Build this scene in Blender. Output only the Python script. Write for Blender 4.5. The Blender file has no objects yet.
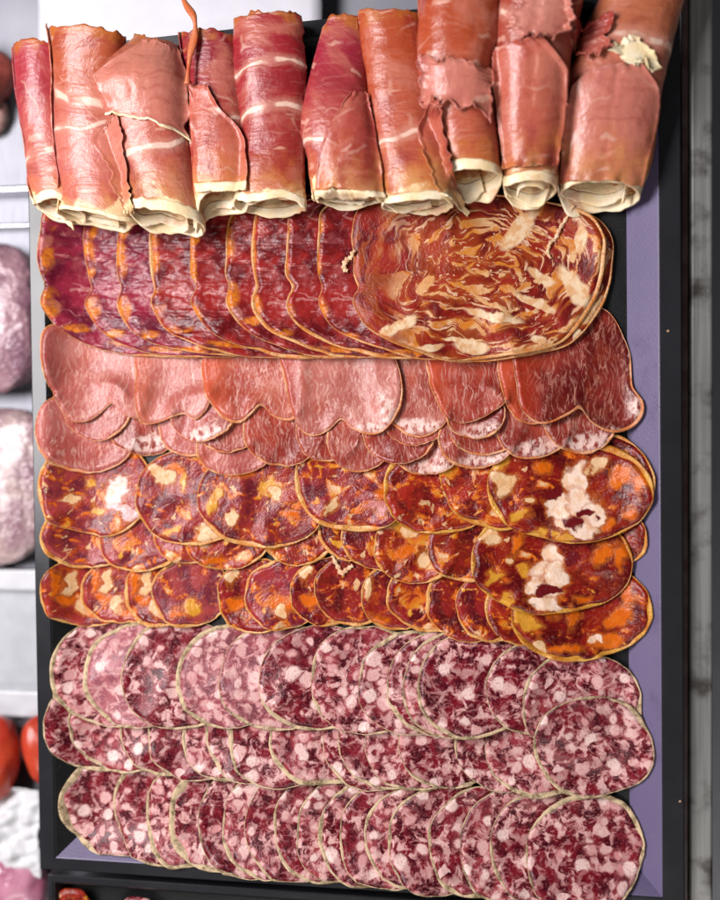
import bpy, math, random
import numpy as np
from mathutils import Vector, Matrix
random.seed(7); np.random.seed(7)
S = bpy.context.scene
C = S.collection
PX = 0.0005                      # one unit of the layout is half a millimetre
FPX = 1000.0
TH = math.radians(9.5)
Dc = 1000.0
fw = np.array([-math.sin(TH), 0, -math.cos(TH)])
rt = np.array([math.cos(TH), 0, -math.sin(TH)])
up = np.array([0, 1.0, 0])
cam_pos = -fw * Dc

def P(x, y, z=0.0):
    """point of the plane at height z seen at (x, y)"""
    d = fw * FPX + rt * (x - 360) + up * (450 - y)
    k = (z - cam_pos[2]) / d[2]
    return cam_pos + d * k

# ------------------------------------------------------------------ helpers
def link(name, verts, faces, mats, parent=None, smooth=True, uv=None, fmat=None):
    me = bpy.data.meshes.new(name)
    v = (np.asarray(verts, float) * PX).tolist()
    me.from_pydata(v, [], faces)
    if uv is not None:
        l = me.uv_layers.new(name='sheet')
        idx = np.zeros(len(me.loops), int); me.loops.foreach_get('vertex_index', idx)
        l.data.foreach_set('uv', np.asarray(uv, float)[idx].ravel())
    for m in (mats if isinstance(mats, (list, tuple)) else [mats]):
        me.materials.append(m)
    if smooth:
        me.polygons.foreach_set('use_smooth', [True] * len(me.polygons))
    if fmat is not None:
        me.polygons.foreach_set('material_index', fmat)
    me.update()
    o = bpy.data.objects.new(name, me); C.objects.link(o)
    if parent: o.parent = parent
    return o

def origin(o, loc):
    """move the object's origin to loc (layout units), geometry stays"""
    l = Vector([c * PX for c in loc])
    o.data.transform(Matrix.Translation(-l)); o.location = l

def tag(o, label, cat, group=None, kind=None):
    o['label'] = label; o['category'] = cat
    if group: o['group'] = group
    if kind: o['kind'] = kind
    return o

def struct(o, label=None):
    o['kind'] = 'structure'
    if label: o['label'] = label
    return o

def catmull(pts, n, closed=True):
    pts = np.asarray(pts, float); m = len(pts); out = []
    segs = m if closed else m - 1
    for i in range(segs):
        if closed: a, b, c, d = pts[(i - 1) % m], pts[i], pts[(i + 1) % m], pts[(i + 2) % m]
        else: a, b, c, d = pts[max(i - 1, 0)], pts[i], pts[i + 1], pts[min(i + 2, m - 1)]
        for t in np.linspace(0, 1, n, endpoint=False):
            out.append(.5 * ((2 * b) + (-a + c) * t + (2 * a - 5 * b + 4 * c - d) * t * t + (-a + 3 * b - 3 * c + d) * t ** 3))
    if not closed: out.append(pts[-1])
    return np.array(out)

def box(verts, faces, a, b):
    n = len(verts); x0, y0, z0 = a; x1, y1, z1 = b
    verts += [(x0, y0, z0), (x1, y0, z0), (x1, y1, z0), (x0, y1, z0), (x0, y0, z1), (x1, y0, z1), (x1, y1, z1), (x0, y1, z1)]
    faces += [tuple(n + i for i in f) for f in ((3, 2, 1, 0), (4, 5, 6, 7), (0, 1, 5, 4), (1, 2, 6, 5), (2, 3, 7, 6), (3, 0, 4, 7))]

def bevel(o, w, seg=3):
    m = o.modifiers.new('bevel', 'BEVEL'); m.width = w * PX; m.segments = seg; m.limit_method = 'ANGLE'
    return o

# ------------------------------------------------------------------ node kit
class NT:
    def __init__(s, name):
        s.m = bpy.data.materials.new(name); s.m.use_nodes = True
        s.t = s.m.node_tree; s.t.nodes.clear()
        s.out = s.t.nodes.new('ShaderNodeOutputMaterial')
        s.b = s.t.nodes.new('ShaderNodeBsdfPrincipled')
        s.t.links.new(s.b.outputs[0], s.out.inputs[0])
    def n(s, ty, **kw):
        q = s.t.nodes.new(ty)
        for k, v in kw.items(): setattr(q, k, v)
        return q
    def put(s, sock, v):
        if hasattr(v, 'links'): s.t.links.new(v, sock)
        else:
            if sock.type == 'RGBA' and len(v) == 3: v = (*v, 1)
            sock.default_value = v
    def math(s, op, a, b=0.0, clamp=False):
        q = s.n('ShaderNodeMath', operation=op, use_clamp=clamp); s.put(q.inputs[0], a); s.put(q.inputs[1], b); return q.outputs[0]
    def vec(s, op, a, b=(0, 0, 0), scale=None):
        q = s.n('ShaderNodeVectorMath', operation=op); s.put(q.inputs[0], a)
        if op == 'SCALE': s.put(q.inputs[3], scale)
        else: s.put(q.inputs[1], b)
        return q.outputs['Value'] if op in ('LENGTH', 'DISTANCE', 'DOT_PRODUCT') else q.outputs[0]
    def step(s, x, lo, hi, inv=False):
        q = s.n('ShaderNodeMapRange', interpolation_type='SMOOTHSTEP'); s.put(q.inputs[0], x)
        q.inputs[1].default_value = lo; q.inputs[2].default_value = hi
        q.inputs[3].default_value = 1.0 if inv else 0.0; q.inputs[4].default_value = 0.0 if inv else 1.0
        return q.outputs[0]
    def noise(s, v, scale, detail=3, rough=.5, dist=0, col=False, dim='2D'):
        q = s.n('ShaderNodeTexNoise', noise_dimensions=dim); s.put(q.inputs['Vector'], v)
        q.inputs['Scale'].default_value = scale; q.inputs['Detail'].default_value = detail
        q.inputs['Roughness'].default_value = rough; q.inputs['Distortion'].default_value = dist
        return q.outputs['Color'] if col else q.outputs[0]
    def vor(s, v, scale, feat='F1', rnd=1.0, out='Distance', dim='2D', smooth=None):
        q = s.n('ShaderNodeTexVoronoi', feature=feat, voronoi_dimensions=dim); s.put(q.inputs['Vector'], v)
        q.inputs['Scale'].default_value = scale; q.inputs['Randomness'].default_value = rnd
        return q.outputs[out]
    def mix(s, f, a, b, mode='MIX'):
        q = s.n('ShaderNodeMix', data_type='RGBA', blend_type=mode)
        s.put(q.inputs[0], f); s.put(q.inputs[6], a); s.put(q.inputs[7], b); return q.outputs[2]
    def sep(s, c):
        q = s.n('ShaderNodeSeparateXYZ'); s.put(q.inputs[0], c); return q.outputs
    def comb(s, x, y, z=0.0):
        q = s.n('ShaderNodeCombineXYZ'); s.put(q.inputs[0], x); s.put(q.inputs[1], y); s.put(q.inputs[2], z); return q.outputs[0]
    def obj(s):
        """object coordinates in layout units, flattened"""
        tc = s.n('ShaderNodeTexCoord')
        return s.vec('MULTIPLY', tc.outputs['Object'], (1 / PX, 1 / PX, 0))
    def obj3(s):
        tc = s.n('ShaderNodeTexCoord')
        return s.vec('SCALE', tc.outputs['Object'], scale=1 / PX)
    def rand(s):
        return s.n('ShaderNodeObjectInfo').outputs['Random']
    def warp(s, p, scale, amt, detail=2):
        c = s.noise(p, scale, detail, col=True)
        return s.vec('ADD', p, s.vec('SCALE', s.vec('SUBTRACT', c, (.5, .5, .5)), scale=amt))
    def bump(s, h, dist, strength=1.0, prev=None):
        q = s.n('ShaderNodeBump'); s.put(q.inputs['Height'], h); q.inputs['Distance'].default_value = dist * PX
        q.inputs['Strength'].default_value = strength
        if prev is not None: s.put(q.inputs['Normal'], prev)
        return q.outputs[0]
    def fin(s, col, rough=.4, normal=None, spec=.5, sss=0.0, metal=0.0, coat=0.0, crough=.1):
        s.put(s.b.inputs['Base Color'], col); s.put(s.b.inputs['Roughness'], rough)
        s.put(s.b.inputs['Specular IOR Level'], spec); s.put(s.b.inputs['Metallic'], metal)
        if normal is not None: s.put(s.b.inputs['Normal'], normal)
        if sss:
            s.b.inputs['Subsurface Weight'].default_value = sss
            s.b.inputs['Subsurface Radius'].default_value = (1.0, .35, .2)
            s.b.inputs['Subsurface Scale'].default_value = 2.2 * PX
        if coat:
            s.put(s.b.inputs['Coat Weight'], coat); s.b.inputs['Coat Roughness'].default_value = crough
        return s.m
    def blob(s, p, c, r, rot=0.0, lo=.75, hi=1.1):
        q = s.vec('SUBTRACT', p, (c[0], -c[1], 0))
        if rot:
            v = s.n('ShaderNodeVectorRotate', rotation_type='Z_AXIS'); s.put(v.inputs['Vector'], q); v.inputs['Angle'].default_value = math.radians(rot); q = v.outputs[0]
        return s.step(s.vec('LENGTH', s.vec('MULTIPLY', q, (1 / r[0], 1 / r[1], 0))), lo, hi, inv=True)

    def cells(s, p, scale, thr, r0, r1, soft=.06):
        """rounded lumps: returns mask, softer halo, random colour per lump"""
        c = s.vor(p, scale, out='Color'); d = s.vor(p, scale); q = s.sep(c)
        on = s.math('GREATER_THAN', q[0], thr)
        r = s.math('ADD', r0, s.math('MULTIPLY', q[1], r1 - r0))
        e = s.math('SUBTRACT', d, r)
        m = s.math('MULTIPLY', on, s.step(e, -soft, soft, inv=True)); h = s.math('MULTIPLY', on, s.step(e, 0.0, soft * 3.5, inv=True))
        return m, h, q
# colours (linear)
def salami_mat(name, pale=0.0, dens=0.0, g=1.18, lean1=(.045, .002, .006), lean2=(.16, .006, .014)):
    k = NT(name); p0 = k.obj(); r = k.rand()
    p0 = k.vec('ADD', p0, k.comb(k.math('MULTIPLY', r, 731.0), k.math('MULTIPLY', r, 417.0)))
    p = k.warp(p0, .045, 9); p = k.warp(p, .13, 3.2); p = k.warp(p, .35, .9)
    m1, h1, q1 = k.cells(p, .062 * g, .66 - dens, .16, .52, .10)
    pm = k.warp(k.warp(p0, .04, 10), .16, 2.2)
    na = k.noise(k.vec('ADD', pm, (55, 14, 0)), .085 * g, 5, .62, .25)
    m2 = k.step(na, .505 - dens * .5, .60 - dens * .5); h2 = k.step(na, .48, .56)
    m3, h3, q3 = k.cells(k.vec('ADD', k.warp(p0, .12, 5), (140, 20, 0)), .038 * g, .80, .18, .32, .07)
    nb = k.noise(k.vec('ADD', k.vec('MULTIPLY', pm, (.7, 1.25, 1)), (210, 77, 0)), .19 * g, 3, .55, .2); m4 = k.step(nb, .555, .62)
    n = k.noise(p, .07, 4); n2 = k.noise(p, .5, 3); n5 = k.noise(p0, .02, 3)
    patch = k.step(n5, .34, .56)                                  # some areas stay leaner
    fat = k.math('MAXIMUM', k.math('MAXIMUM', m1, k.math('MULTIPLY', m2, k.math('ADD', .45, k.math('MULTIPLY', patch, .5)))), k.math('MAXIMUM', m3, k.math('MULTIPLY', k.math('MULTIPLY', m4, patch), .55)))
    lean = k.mix(k.step(n, .36, .66), lean1, lean2)
    lean = k.mix(k.step(n2, .5, .8), lean, (.26, .035, .05))
    lean = k.mix(k.math('MULTIPLY', k.math('MAXIMUM', h1, h2), .35), lean, (.34, .08, .09))
    fcol = k.mix(k.step(na, .50, .68), (.52, .21, .21), (.68, .43, .40)); fcol = k.mix(k.math('MULTIPLY', m1, q1[2]), fcol, (.70, .47, .44))
    fcol = k.mix(m3, fcol, (.74, .53, .49)); fcol = k.mix(k.math('MULTIPLY', k.step(n2, .48, .75), .7), fcol, (.46, .16, .16))
    col = k.mix(fat, lean, fcol)
    if pale: col = k.mix(pale, col, (.44, .20, .22))
    h = k.math('ADD', k.math('MULTIPLY', fat, .5), k.math('MULTIPLY', n2, .8))
    rough = k.math('ADD', .16, k.math('MULTIPLY', n2, .26))
    return k.fin(col, rough, k.bump(h, .9, .45), spec=.26)

def salami_casing_mat():
    k = NT('salami_casing'); p = k.obj3(); n = k.noise(p, .12, 4, dim='3D'); n2 = k.noise(p, .6, 3, dim='3D')
    col = k.mix(k.step(n, .35, .6), (.20, .14, .065), (.60, .45, .27)); col = k.mix(k.step(n2, .5, .7), col, (.58, .42, .30))
    return k.fin(col, .6, k.bump(n2, 1.2, .8), spec=.3)

ORG = (.58, .118, .006); YEL = (.58, .27, .03); CRM = (.66, .43, .24); WHT = (.78, .58, .46); DRK = (.12, .006, .008)
def chorizo_mat(name, lean1=(.055, .003, .003), lean2=(.14, .008, .006), thr=.62, blobs=(), scale=1.0, cream=.45, seeds=True):
    k = NT(name); p0 = k.obj(); r = k.rand()
    off = k.comb(k.math('MULTIPLY', r, 911.0), k.math('MULTIPLY', r, 533.0))
    p = k.vec('ADD', p0, off) if seeds else k.vec('ADD', p0, (37, 91, 0))
    pw0 = p
    p = k.warp(p, .03, 15); p = k.warp(p, .10, 4.5); p = k.warp(p, .35, 1.0)
    tv = .54 + (thr - .62) * .25                                # how much of the face is fat
    ps = k.vec('MULTIPLY', k.warp(k.warp(pw0, .028, 22, 4), .12, 3), (1.0, 1.25, 1))
    na = k.noise(ps, .048 * scale, 4, .55, .3); nb = k.noise(k.vec('ADD', ps, (71, 19, 0)), .085 * scale, 4, .55, .3); nc = k.noise(k.vec('ADD', k.vec('MULTIPLY', ps, (1.3, .8, 1)), (171, 219, 0)), .07 * scale, 4, .5, .2)
    f1 = k.step(na, tv + .04, tv + .10); halo = k.step(na, tv - .03, tv + .07)
    f2 = k.step(nb, tv + .09, tv + .15); halo2 = k.step(nb, tv + .03, tv + .11)
    f3 = k.step(k.noise(ps, .22, 3, .6), .60, .68)
    c1 = k.sep(k.noise(k.vec('ADD', ps, (311, 7, 0)), .04, 2, col=True)); c2 = c1
    crm = k.math('MULTIPLY', k.step(nc, tv + .115, tv + .17), .85)
    n = k.noise(p, .05, 4); n2 = k.noise(p, .35, 4, .6); n3 = k.noise(p, 1.1, 2)
    lean = k.mix(k.step(n, .36, .64), lean1, tuple(min(1, b * m) for b, m in zip(lean2, (1.25, .95, .9)))); lean = k.mix(k.math('MULTIPLY', k.step(n2, .52, .78), .6), lean, (.28, .024, .018))
    stain = k.step(k.noise(pw0, .022, 3), .54, .70)
    lean = k.mix(k.math('MULTIPLY', stain, .3), lean, (.32, .030, .006))
    fc = k.mix(k.step(na, tv + .09, tv + .17), ORG, k.mix(k.step(c1[2], .45, .58), YEL, CRM))
    core = k.step(k.noise(p, .09, 3), .40, .62)
    fc = k.mix(k.math('MULTIPLY', core, .6), fc, (.50, .12, .010))
    col = k.mix(k.math('MULTIPLY', halo, .75), lean, (.34, .040, .006)); col = k.mix(f1, col, fc)
    col = k.mix(k.math('MULTIPLY', halo2, .5), col, (.35, .045, .008))
    col = k.mix(f2, col, k.mix(k.step(c1[1], .48, .66), ORG, YEL)); col = k.mix(k.math('MULTIPLY', f3, .4), col, (.42, .10, .03)); col = k.mix(crm, col, k.mix(k.step(n2, .4, .7), CRM, (.58, .27, .10)))
    fat = k.math('MAXIMUM', f1, f2)
    if blobs:
        pw = k.warp(k.warp(p0, .05, 24, 5), .25, 1.8)
        for (c, rr, rot, bc) in blobs:
            q_ = .75 if bc == ORG else (.85 if bc in (CRM, YEL) else 1.0); rr = (rr[0] * q_, rr[1] * q_)
            m = k.blob(pw, c, rr, rot, .78, 1.08)
            tint = bc if bc in (DRK,) else k.mix(k.step(k.noise(p0, .09, 4), .42, .62), bc, tuple(a * b for a, b in zip(bc, (.92, .80, .66))))
            ring = k.math('SUBTRACT', k.blob(pw, c, (rr[0] + 2.5, rr[1] + 2.5), rot, .8, 1.15), m, clamp=True)
            if bc != DRK: col = k.mix(k.math('MULTIPLY', ring, .55), col, (.42, .10, .012))
            col = k.mix(m, col, tint); fat = k.math('MAXIMUM', fat, m) if bc != DRK else fat
    h = k.math('ADD', k.math('MULTIPLY', fat, .5), k.math('ADD', k.math('MULTIPLY', n2, .9), k.math('ADD', k.math('MULTIPLY', n3, .25), k.math('MULTIPLY', k.noise(pw0, .10, 3), 3.0))))
    return k.fin(col, k.math('ADD', .08, k.math('MULTIPLY', n2, .30)), k.bump(h, 1.0, .4), spec=.30)

def rim_mat(name, a, b, c, rough=.45):
    k = NT(name); p = k.obj3(); n = k.noise(p, .07, 3, dim='3D'); n2 = k.noise(p, .5, 3, dim='3D')
    col = k.mix(k.step(n, .38, .62), a, b); col = k.mix(k.step(n2, .5, .75), col, c)
    return k.fin(col, rough, k.bump(n2, 1.0, .7), spec=.45)

def loin_mat(name, base=(.42, .12, .095), dark=(.28, .045, .033), vein=(.66, .40, .33), side=None, edgepale=None, veins=1.0):
    k = NT(name); p0 = k.obj(); r = k.rand()
    p = k.vec('ADD', p0, k.comb(k.math('MULTIPLY', r, 611.0), k.math('MULTIPLY', r, 233.0)))
    pw = k.warp(k.warp(p, .03, 13), .15, 2.5)
    st = k.vec('MULTIPLY', pw, (1.0, .22, 1))
    base = tuple(b * m for b, m in zip(base, (.93, .84, .86))); dark = tuple(b * m for b, m in zip(dark, (.90, .78, .80)))
    gate = k.noise(p, .05, 3)
    e = k.math('ABSOLUTE', k.math('SUBTRACT', k.noise(st, .11, 2, .5), .5)); e2 = k.math('ABSOLUTE', k.math('SUBTRACT', k.noise(k.vec('ADD', k.vec('MULTIPLY', pw, (1.0, .5, 1)), (77, 31, 0)), .16, 1, .5), .47))
    v1 = k.math('MAXIMUM', k.math('MULTIPLY', k.step(e, .0, .022, inv=True), k.step(gate, .42, .58)), k.math('MULTIPLY', k.math('MULTIPLY', k.step(e2, .0, .02, inv=True), k.step(gate, .42, .58, inv=True)), .4))
    st2 = k.vec('MULTIPLY', k.warp(k.warp(p, .02, 26), .12, 3), (1.0, .17, 1))
    v2 = k.step(k.noise(st2, .42, 4, .6), .50, .68)
    n = k.noise(p, .022, 3); n2 = k.noise(p, .3, 4)
    col = k.mix(k.step(n, .35, .68), dark, base)
    col = k.mix(k.math('MULTIPLY', v2, .42 * veins), col, vein); col = k.mix(k.math('MULTIPLY', v1, .62 * veins), col, tuple(min(1, x * 1.1) for x in vein))
    if side:                                     # (local x where the paprika stain starts, its width, colour)
        x = k.sep(k.warp(p0, .05, 14))[0]
        col = k.mix(k.math('MULTIPLY', k.step(x, side[0], side[0] + side[1], inv=True), .85), col, side[2])
    if edgepale:
        for (c, rr, rot, cc) in edgepale:
            col = k.mix(k.math('MULTIPLY', k.math('MULTIPLY', k.blob(k.warp(k.warp(p0, .12, 9), .35, 4), c, rr, rot, .5, 1.25), k.step(k.noise(k.vec('MULTIPLY', p, (1, .6, 1)), .20, 4, .6), .36, .54)), .9), col, cc)
    h = k.math('ADD', k.math('ADD', n2, k.math('MULTIPLY', v1, .3)), k.math('MULTIPLY', k.noise(p, .07, 2), 3.0))
    pr = k.step(k.noise(k.vec('ADD', p, (17, 170, 0)), .035, 4, .6), .52, .70); col = k.mix(k.math('MULTIPLY', pr, .22), col, (.44, .075, .03))
    return k.fin(col, k.math('ADD', .16, k.math('MULTIPLY', n2, .28)), k.bump(h, .8, .4), spec=.28)

def cured_mat(name, l1=(.11, .006, .020), l2=(.25, .016, .038), warm=.0):
    """big cured sausage: crimson lean, orange fat on the left edge, short cream squiggles"""
    k = NT(name); p0 = k.obj(); r = k.rand()
    p = k.vec('ADD', p0, k.comb(k.math('MULTIPLY', k.math('SUBTRACT', r, .5), 22.0), k.math('MULTIPLY', k.math('SUBTRACT', k.math('FRACT', k.math('MULTIPLY', r, 7.3)), .5), 18.0)))
    pw = k.warp(k.warp(p, .03, 14), .12, 3.5)
    n = k.noise(pw, .035, 4); n2 = k.noise(pw, .3, 4, .6)
    col = k.mix(k.step(n, .36, .64), l1, l2); col = k.mix(k.step(n2, .55, .82), col, (.27, .035, .05))
    pink = k.step(k.noise(pw, .06, 3), .56, .68); col = k.mix(k.math('MULTIPLY', pink, .3), col, (.36, .09, .09))
    ln = k.noise(k.vec('MULTIPLY', pw, (.6, 1.5, 1)), .035, 3); ct = k.math('ABSOLUTE', k.math('SUBTRACT', ln, .5))
    w = k.math('MULTIPLY', k.step(ct, .008, .02, inv=True), k.step(k.noise(p, .04, 2), .52, .60))
    col = k.mix(k.math('MULTIPLY', w, .55), col, (.50, .22, .20))
    m1, h1, q1 = k.cells(k.vec('ADD', pw, (33, 57, 0)), .03, .72, .15, .32, .07); col = k.mix(k.math('MULTIPLY', m1, .6), col, (.45, .16, .13))
    og = None; p = k.vec('ADD', p0, k.comb(k.math('MULTIPLY', r, 5.0), k.math('MULTIPLY', k.math('SUBTRACT', r, .5), 34.0)))
    for (c, rr) in (((-99, -20), (7, 22)), ((-95, 33), (9, 17)), ((-70, 58), (16, 5)), ((-96, -52), (6, 14)), ((-10, 74), (30, 4))):
        b = k.blob(k.warp(k.warp(p, .08, 6), .25, 1.6), c, rr, 0, .6, 1.15); og = b if og is None else k.math('MAXIMUM', og, b)
    col = k.mix(k.math('MULTIPLY', og, k.step(k.noise(k.vec('ADD', p, k.comb(k.math('MULTIPLY', r, 371.0), 0.0)), .05, 3), .30, .52)), col, k.mix(k.step(n2, .4, .65), (.58, .17, .012), (.42, .09, .02)))
    h = k.math('ADD', k.math('MULTIPLY', n2, .7), k.math('MULTIPLY', k.noise(k.vec('MULTIPLY', p0, (.6, 1.3, 1)), .065, 2), 7.0))
    return k.fin(col, k.math('ADD', .17, k.math('MULTIPLY', n2, .25)), k.bump(h, 1.1, .55), spec=.34)

def swirl_mat():
    k = NT('marbled_sausage'); p0 = k.obj()
    pw = k.warp(k.warp(k.warp(p0, .014, 40), .05, 9), .15, 2.5)
    q = k.vec('SUBTRACT', pw, (8, 12, 0)); x, y, _ = k.sep(q)
    y2 = k.math('MULTIPLY', y, 1.45)
    rad = k.vec('LENGTH', k.comb(x, y2)); ang = k.math('ARCTAN2', y2, x)
    pol = k.comb(k.math('MULTIPLY', rad, .075), k.math('MULTIPLY', ang, 2.7))
    pol = k.vec('ADD', pol, (11.3, 4.2, 0))
    x0 = k.sep(p0)[0]
    dens = k.step(k.math('ADD', x0, k.math('MULTIPLY', k.noise(p0, .04, 2), 60)), -70, -15)     # the left end is almost pure lean
    pol = k.comb(k.math('MULTIPLY', rad, .085), k.math('MULTIPLY', ang, 2.2)); pol = k.warp(k.vec('ADD', pol, (11.3, 4.2, 0)), .5, 1.0)
    fa = k.noise(pol, .95, 3, .5, .5); fat = k.math('MULTIPLY', k.step(fa, .55, .595), dens); hl = k.step(fa, .44, .53)
    fb = k.noise(k.vec('ADD', k.vec('MULTIPLY', pol, (1.5, 1.2, 1)), (31, 9, 0)), 1.5, 3, .5, .4); fat2 = k.math('MULTIPLY', k.step(fb, .60, .66), dens)
    c = k.sep(k.noise(pw, .05, 2, col=True)); c2 = c
    n = k.noise(pw, .04, 4); n2 = k.noise(pw, .3, 4, .6)
    core = k.math('MULTIPLY', k.step(k.vec('DISTANCE', k.vec('MULTIPLY', p0, (1, 1.3, 0)), (-20, 30, 0)), 15, 85, inv=True), k.step(k.noise(p0, .03, 3), .32, .55))
    lean = k.mix(k.step(n, .36, .62), (.11, .005, .005), (.25, .014, .008)); lean = k.mix(k.math('MULTIPLY', core, .5), lean, (.38, .055, .008))
    lean = k.mix(k.math('MULTIPLY', k.step(n2, .55, .8), .6), lean, (.33, .055, .02)); lean = k.mix(k.math('MULTIPLY', hl, .5), lean, (.36, .07, .012))
    fc = k.mix(k.step(c[2], .40, .58), (.66, .40, .20), (.54, .17, .02)); fc = k.mix(k.math('MULTIPLY', core, .8), fc, (.56, .20, .02)); fc = k.mix(k.step(n2, .45, .7), fc, (.55, .24, .10))
    col = k.mix(fat2, lean, k.mix(c2[1], (.60, .27, .12), (.70, .48, .33))); col = k.mix(fat, col, fc)
    pb = k.warp(k.warp(p0, .06, 8), .2, 2)
    for cc, rr, rot in (((92, 10), (10, 26), -35), ((60, 62), (8, 5), 0), ((-5, 68), (18, 7), 8), ((40, -45), (9, 26), 40), ((98, -35), (6, 14), 0), ((95, 60), (6, 12), -30), ((-75, 47), (22, 6), -25), ((-48, 70), (18, 4), -10), ((-20, 62), (12, 3), 10), ((55, 25), (22, 5), 25), ((15, 38), (28, 5), 12), ((60, 0), (16, 5), 30)):
        m = k.blob(pb, cc, rr, rot); col = k.mix(m, col, k.mix(k.step(k.noise(p0, .1, 4), .42, .62), (.72, .52, .33), (.62, .34, .16)))
        fat = k.math('MAXIMUM', fat, m)
    h = k.math('ADD', k.math('MULTIPLY', fat, .6), k.math('MULTIPLY', n2, 1.2))
    return k.fin(col, k.math('ADD', .16, k.math('MULTIPLY', n2, .3)), k.bump(h, 1.0, .5), spec=.34)

def ham_mat(name, L, seam=.45, slope=0.0, a=(.30, .03, .03), b=(.42, .09, .055), c=(.50, .16, .035), seam2=None, sw=3.0, pale=0.0):
    """uv: x = round the roll, y = along it, both in layout units / 100"""
    k = NT(name); uv = k.n('ShaderNodeUVMap'); uv.uv_map = 'sheet'
    p = k.vec('SCALE', uv.outputs[0], scale=100.0)
    r = k.rand(); ps = k.vec('ADD', p, k.comb(k.math('MULTIPLY', r, 777.0), k.math('MULTIPLY', r, 391.0)))
    pw = k.warp(k.warp(ps, .012, 34), .06, 8)
    x, y, _ = k.sep(p)
    n = k.noise(pw, .018, 4, .55); n2 = k.noise(pw, .25, 4, .6); n3 = k.noise(ps, .05, 4)
    t = k.math('ADD', k.math('DIVIDE', y, L), k.math('MULTIPLY', k.math('SUBTRACT', n3, .5), .35))
    col = k.mix(k.step(t, .15, .62), a, b); col = k.mix(k.step(t, .66, .98), col, c)
    col = k.mix(k.math('MULTIPLY', k.step(n, .50, .70), .6), col, (.48, .16, .11)); col = k.mix(k.math('MULTIPLY', k.step(n, .28, .48, inv=True), .6), col, (.20, .012, .02))
    # muscle fibre and short fat flecks running round the roll
    fib = k.noise(k.vec('MULTIPLY', k.warp(ps, .03, 14), (.03, .28, 1)), 1.0, 4, .55)
    col = k.mix(k.math('MULTIPLY', k.step(fib, .52, .78), .28), col, (.54, .22, .16)); col = k.mix(k.math('MULTIPLY', k.step(fib, .26, .46, inv=True), .3), col, (.26, .03, .025))
    fl, fh, fq = k.cells(k.vec('MULTIPLY', k.warp(k.warp(ps, .03, 16), .15, 4), (.26, 1.0, 1)), .085, .76, .08, .22, .06)
    col = k.mix(k.math('MULTIPLY', fl, .5), col, (.66, .38, .29))
    ev = k.vor(k.vec('MULTIPLY', pw, (.45, 1.0, 1)), .022, 'DISTANCE_TO_EDGE')
    vein = k.math('MULTIPLY', k.step(ev, .0, .03, inv=True), k.step(k.noise(ps, .03, 3), .46, .64))
    col = k.mix(k.math('MULTIPLY', vein, .4), col, (.62, .34, .26))
    col = k.mix(k.math('MULTIPLY', k.step(t, -.02, .10, inv=True), .75), col, (.40, .12, .02))
    wob = k.math('MULTIPLY', k.math('SUBTRACT', k.noise(k.comb(k.math('MULTIPLY', x, 1.0), k.math('MULTIPLY', r, 900)), .014, 2), .5), 26)
    seamm = None
    for i, (sp, ss, w) in enumerate([(seam, slope, sw)] + ([seam2] if seam2 else [])):
        dl = k.math('ABSOLUTE', k.math('SUBTRACT', y, k.math('ADD', k.math('ADD', wob, sp * L), k.math('MULTIPLY', x, ss))))
        dl = k.math('ADD', dl, k.math('MULTIPLY', k.math('SUBTRACT', n3, .5), 4))
        m = k.step(dl, w * .55, w * 1.25, inv=True); seamm = m if seamm is None else k.math('MAXIMUM', seamm, m)
        col = k.mix(k.math('MULTIPLY', k.step(dl, w, w * 4, inv=True), .35), col, (.60, .30, .22))
    gap = k.step(k.noise(k.vec('MULTIPLY', ps, (1, .2, 1)), .03, 2), .34, .48)
    col = k.mix(k.math('MULTIPLY', k.math('MULTIPLY', seamm, gap), .85), col, (.72, .50, .40))
    tb = k.math('ADD', k.math('DIVIDE', y, L), k.math('MULTIPLY', k.math('SUBTRACT', k.noise(ps, .035, 4, .6), .5), .34))
    col = k.mix(k.step(tb, .90, .945), col, (.80, .62, .36))
    # fat bleeding in towards the rim end
    col = k.mix(k.math('MULTIPLY', k.step(t, .80, 1.02), .55), col, (.60, .33, .14))
    if pale: col = k.mix(pale, col, (.60, .32, .24))
    h = k.math('ADD', k.math('ADD', k.math('MULTIPLY', n2, .5), k.math('MULTIPLY', fib, .9)), k.math('ADD', k.math('MULTIPLY', seamm, .5), k.math('MULTIPLY', k.noise(ps, .06, 3), 2.5)))
    k.m['len'] = float(L)
    return k.fin(col, k.math('ADD', .17, k.math('MULTIPLY', n2, .26)), k.bump(h, 1.0, .45), spec=.42, sss=.12)

def fat_mat():
    k = NT('ham_fat'); p = k.obj3(); n = k.noise(p, .05, 3, dim='3D'); n2 = k.noise(p, .4, 3, dim='3D')
    col = k.mix(k.step(n, .35, .65), (.78, .60, .34), (.86, .74, .54)); col = k.mix(k.step(n2, .58, .8), col, (.76, .50, .32)); col = k.mix(k.math('MULTIPLY', k.step(k.noise(p, .03, 4, .6, dim='3D'), .56, .68), .6), col, (.60, .27, .15))
    return k.fin(col, .42, k.bump(n2, 1.0, .4), spec=.35, sss=.25)

def plain(name, col, rough=.4, var=.25, sc=.05, bump=.3, bd=1.0, metal=0.0, spec=.5, coat=0.0, col2=None, bs=.4):
    k = NT(name); p = k.obj3(); n = k.noise(p, sc, 4, dim='3D'); n2 = k.noise(p, bs, 3, dim='3D')
    c2 = col2 or tuple(max(0, x * (1 - var)) for x in col)
    return k.fin(k.mix(k.step(n, .35, .65), col, c2), k.math('ADD', rough - .06, k.math('MULTIPLY', n2, .12)), k.bump(n2, bd, bump), metal=metal, spec=spec, coat=coat)

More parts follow.
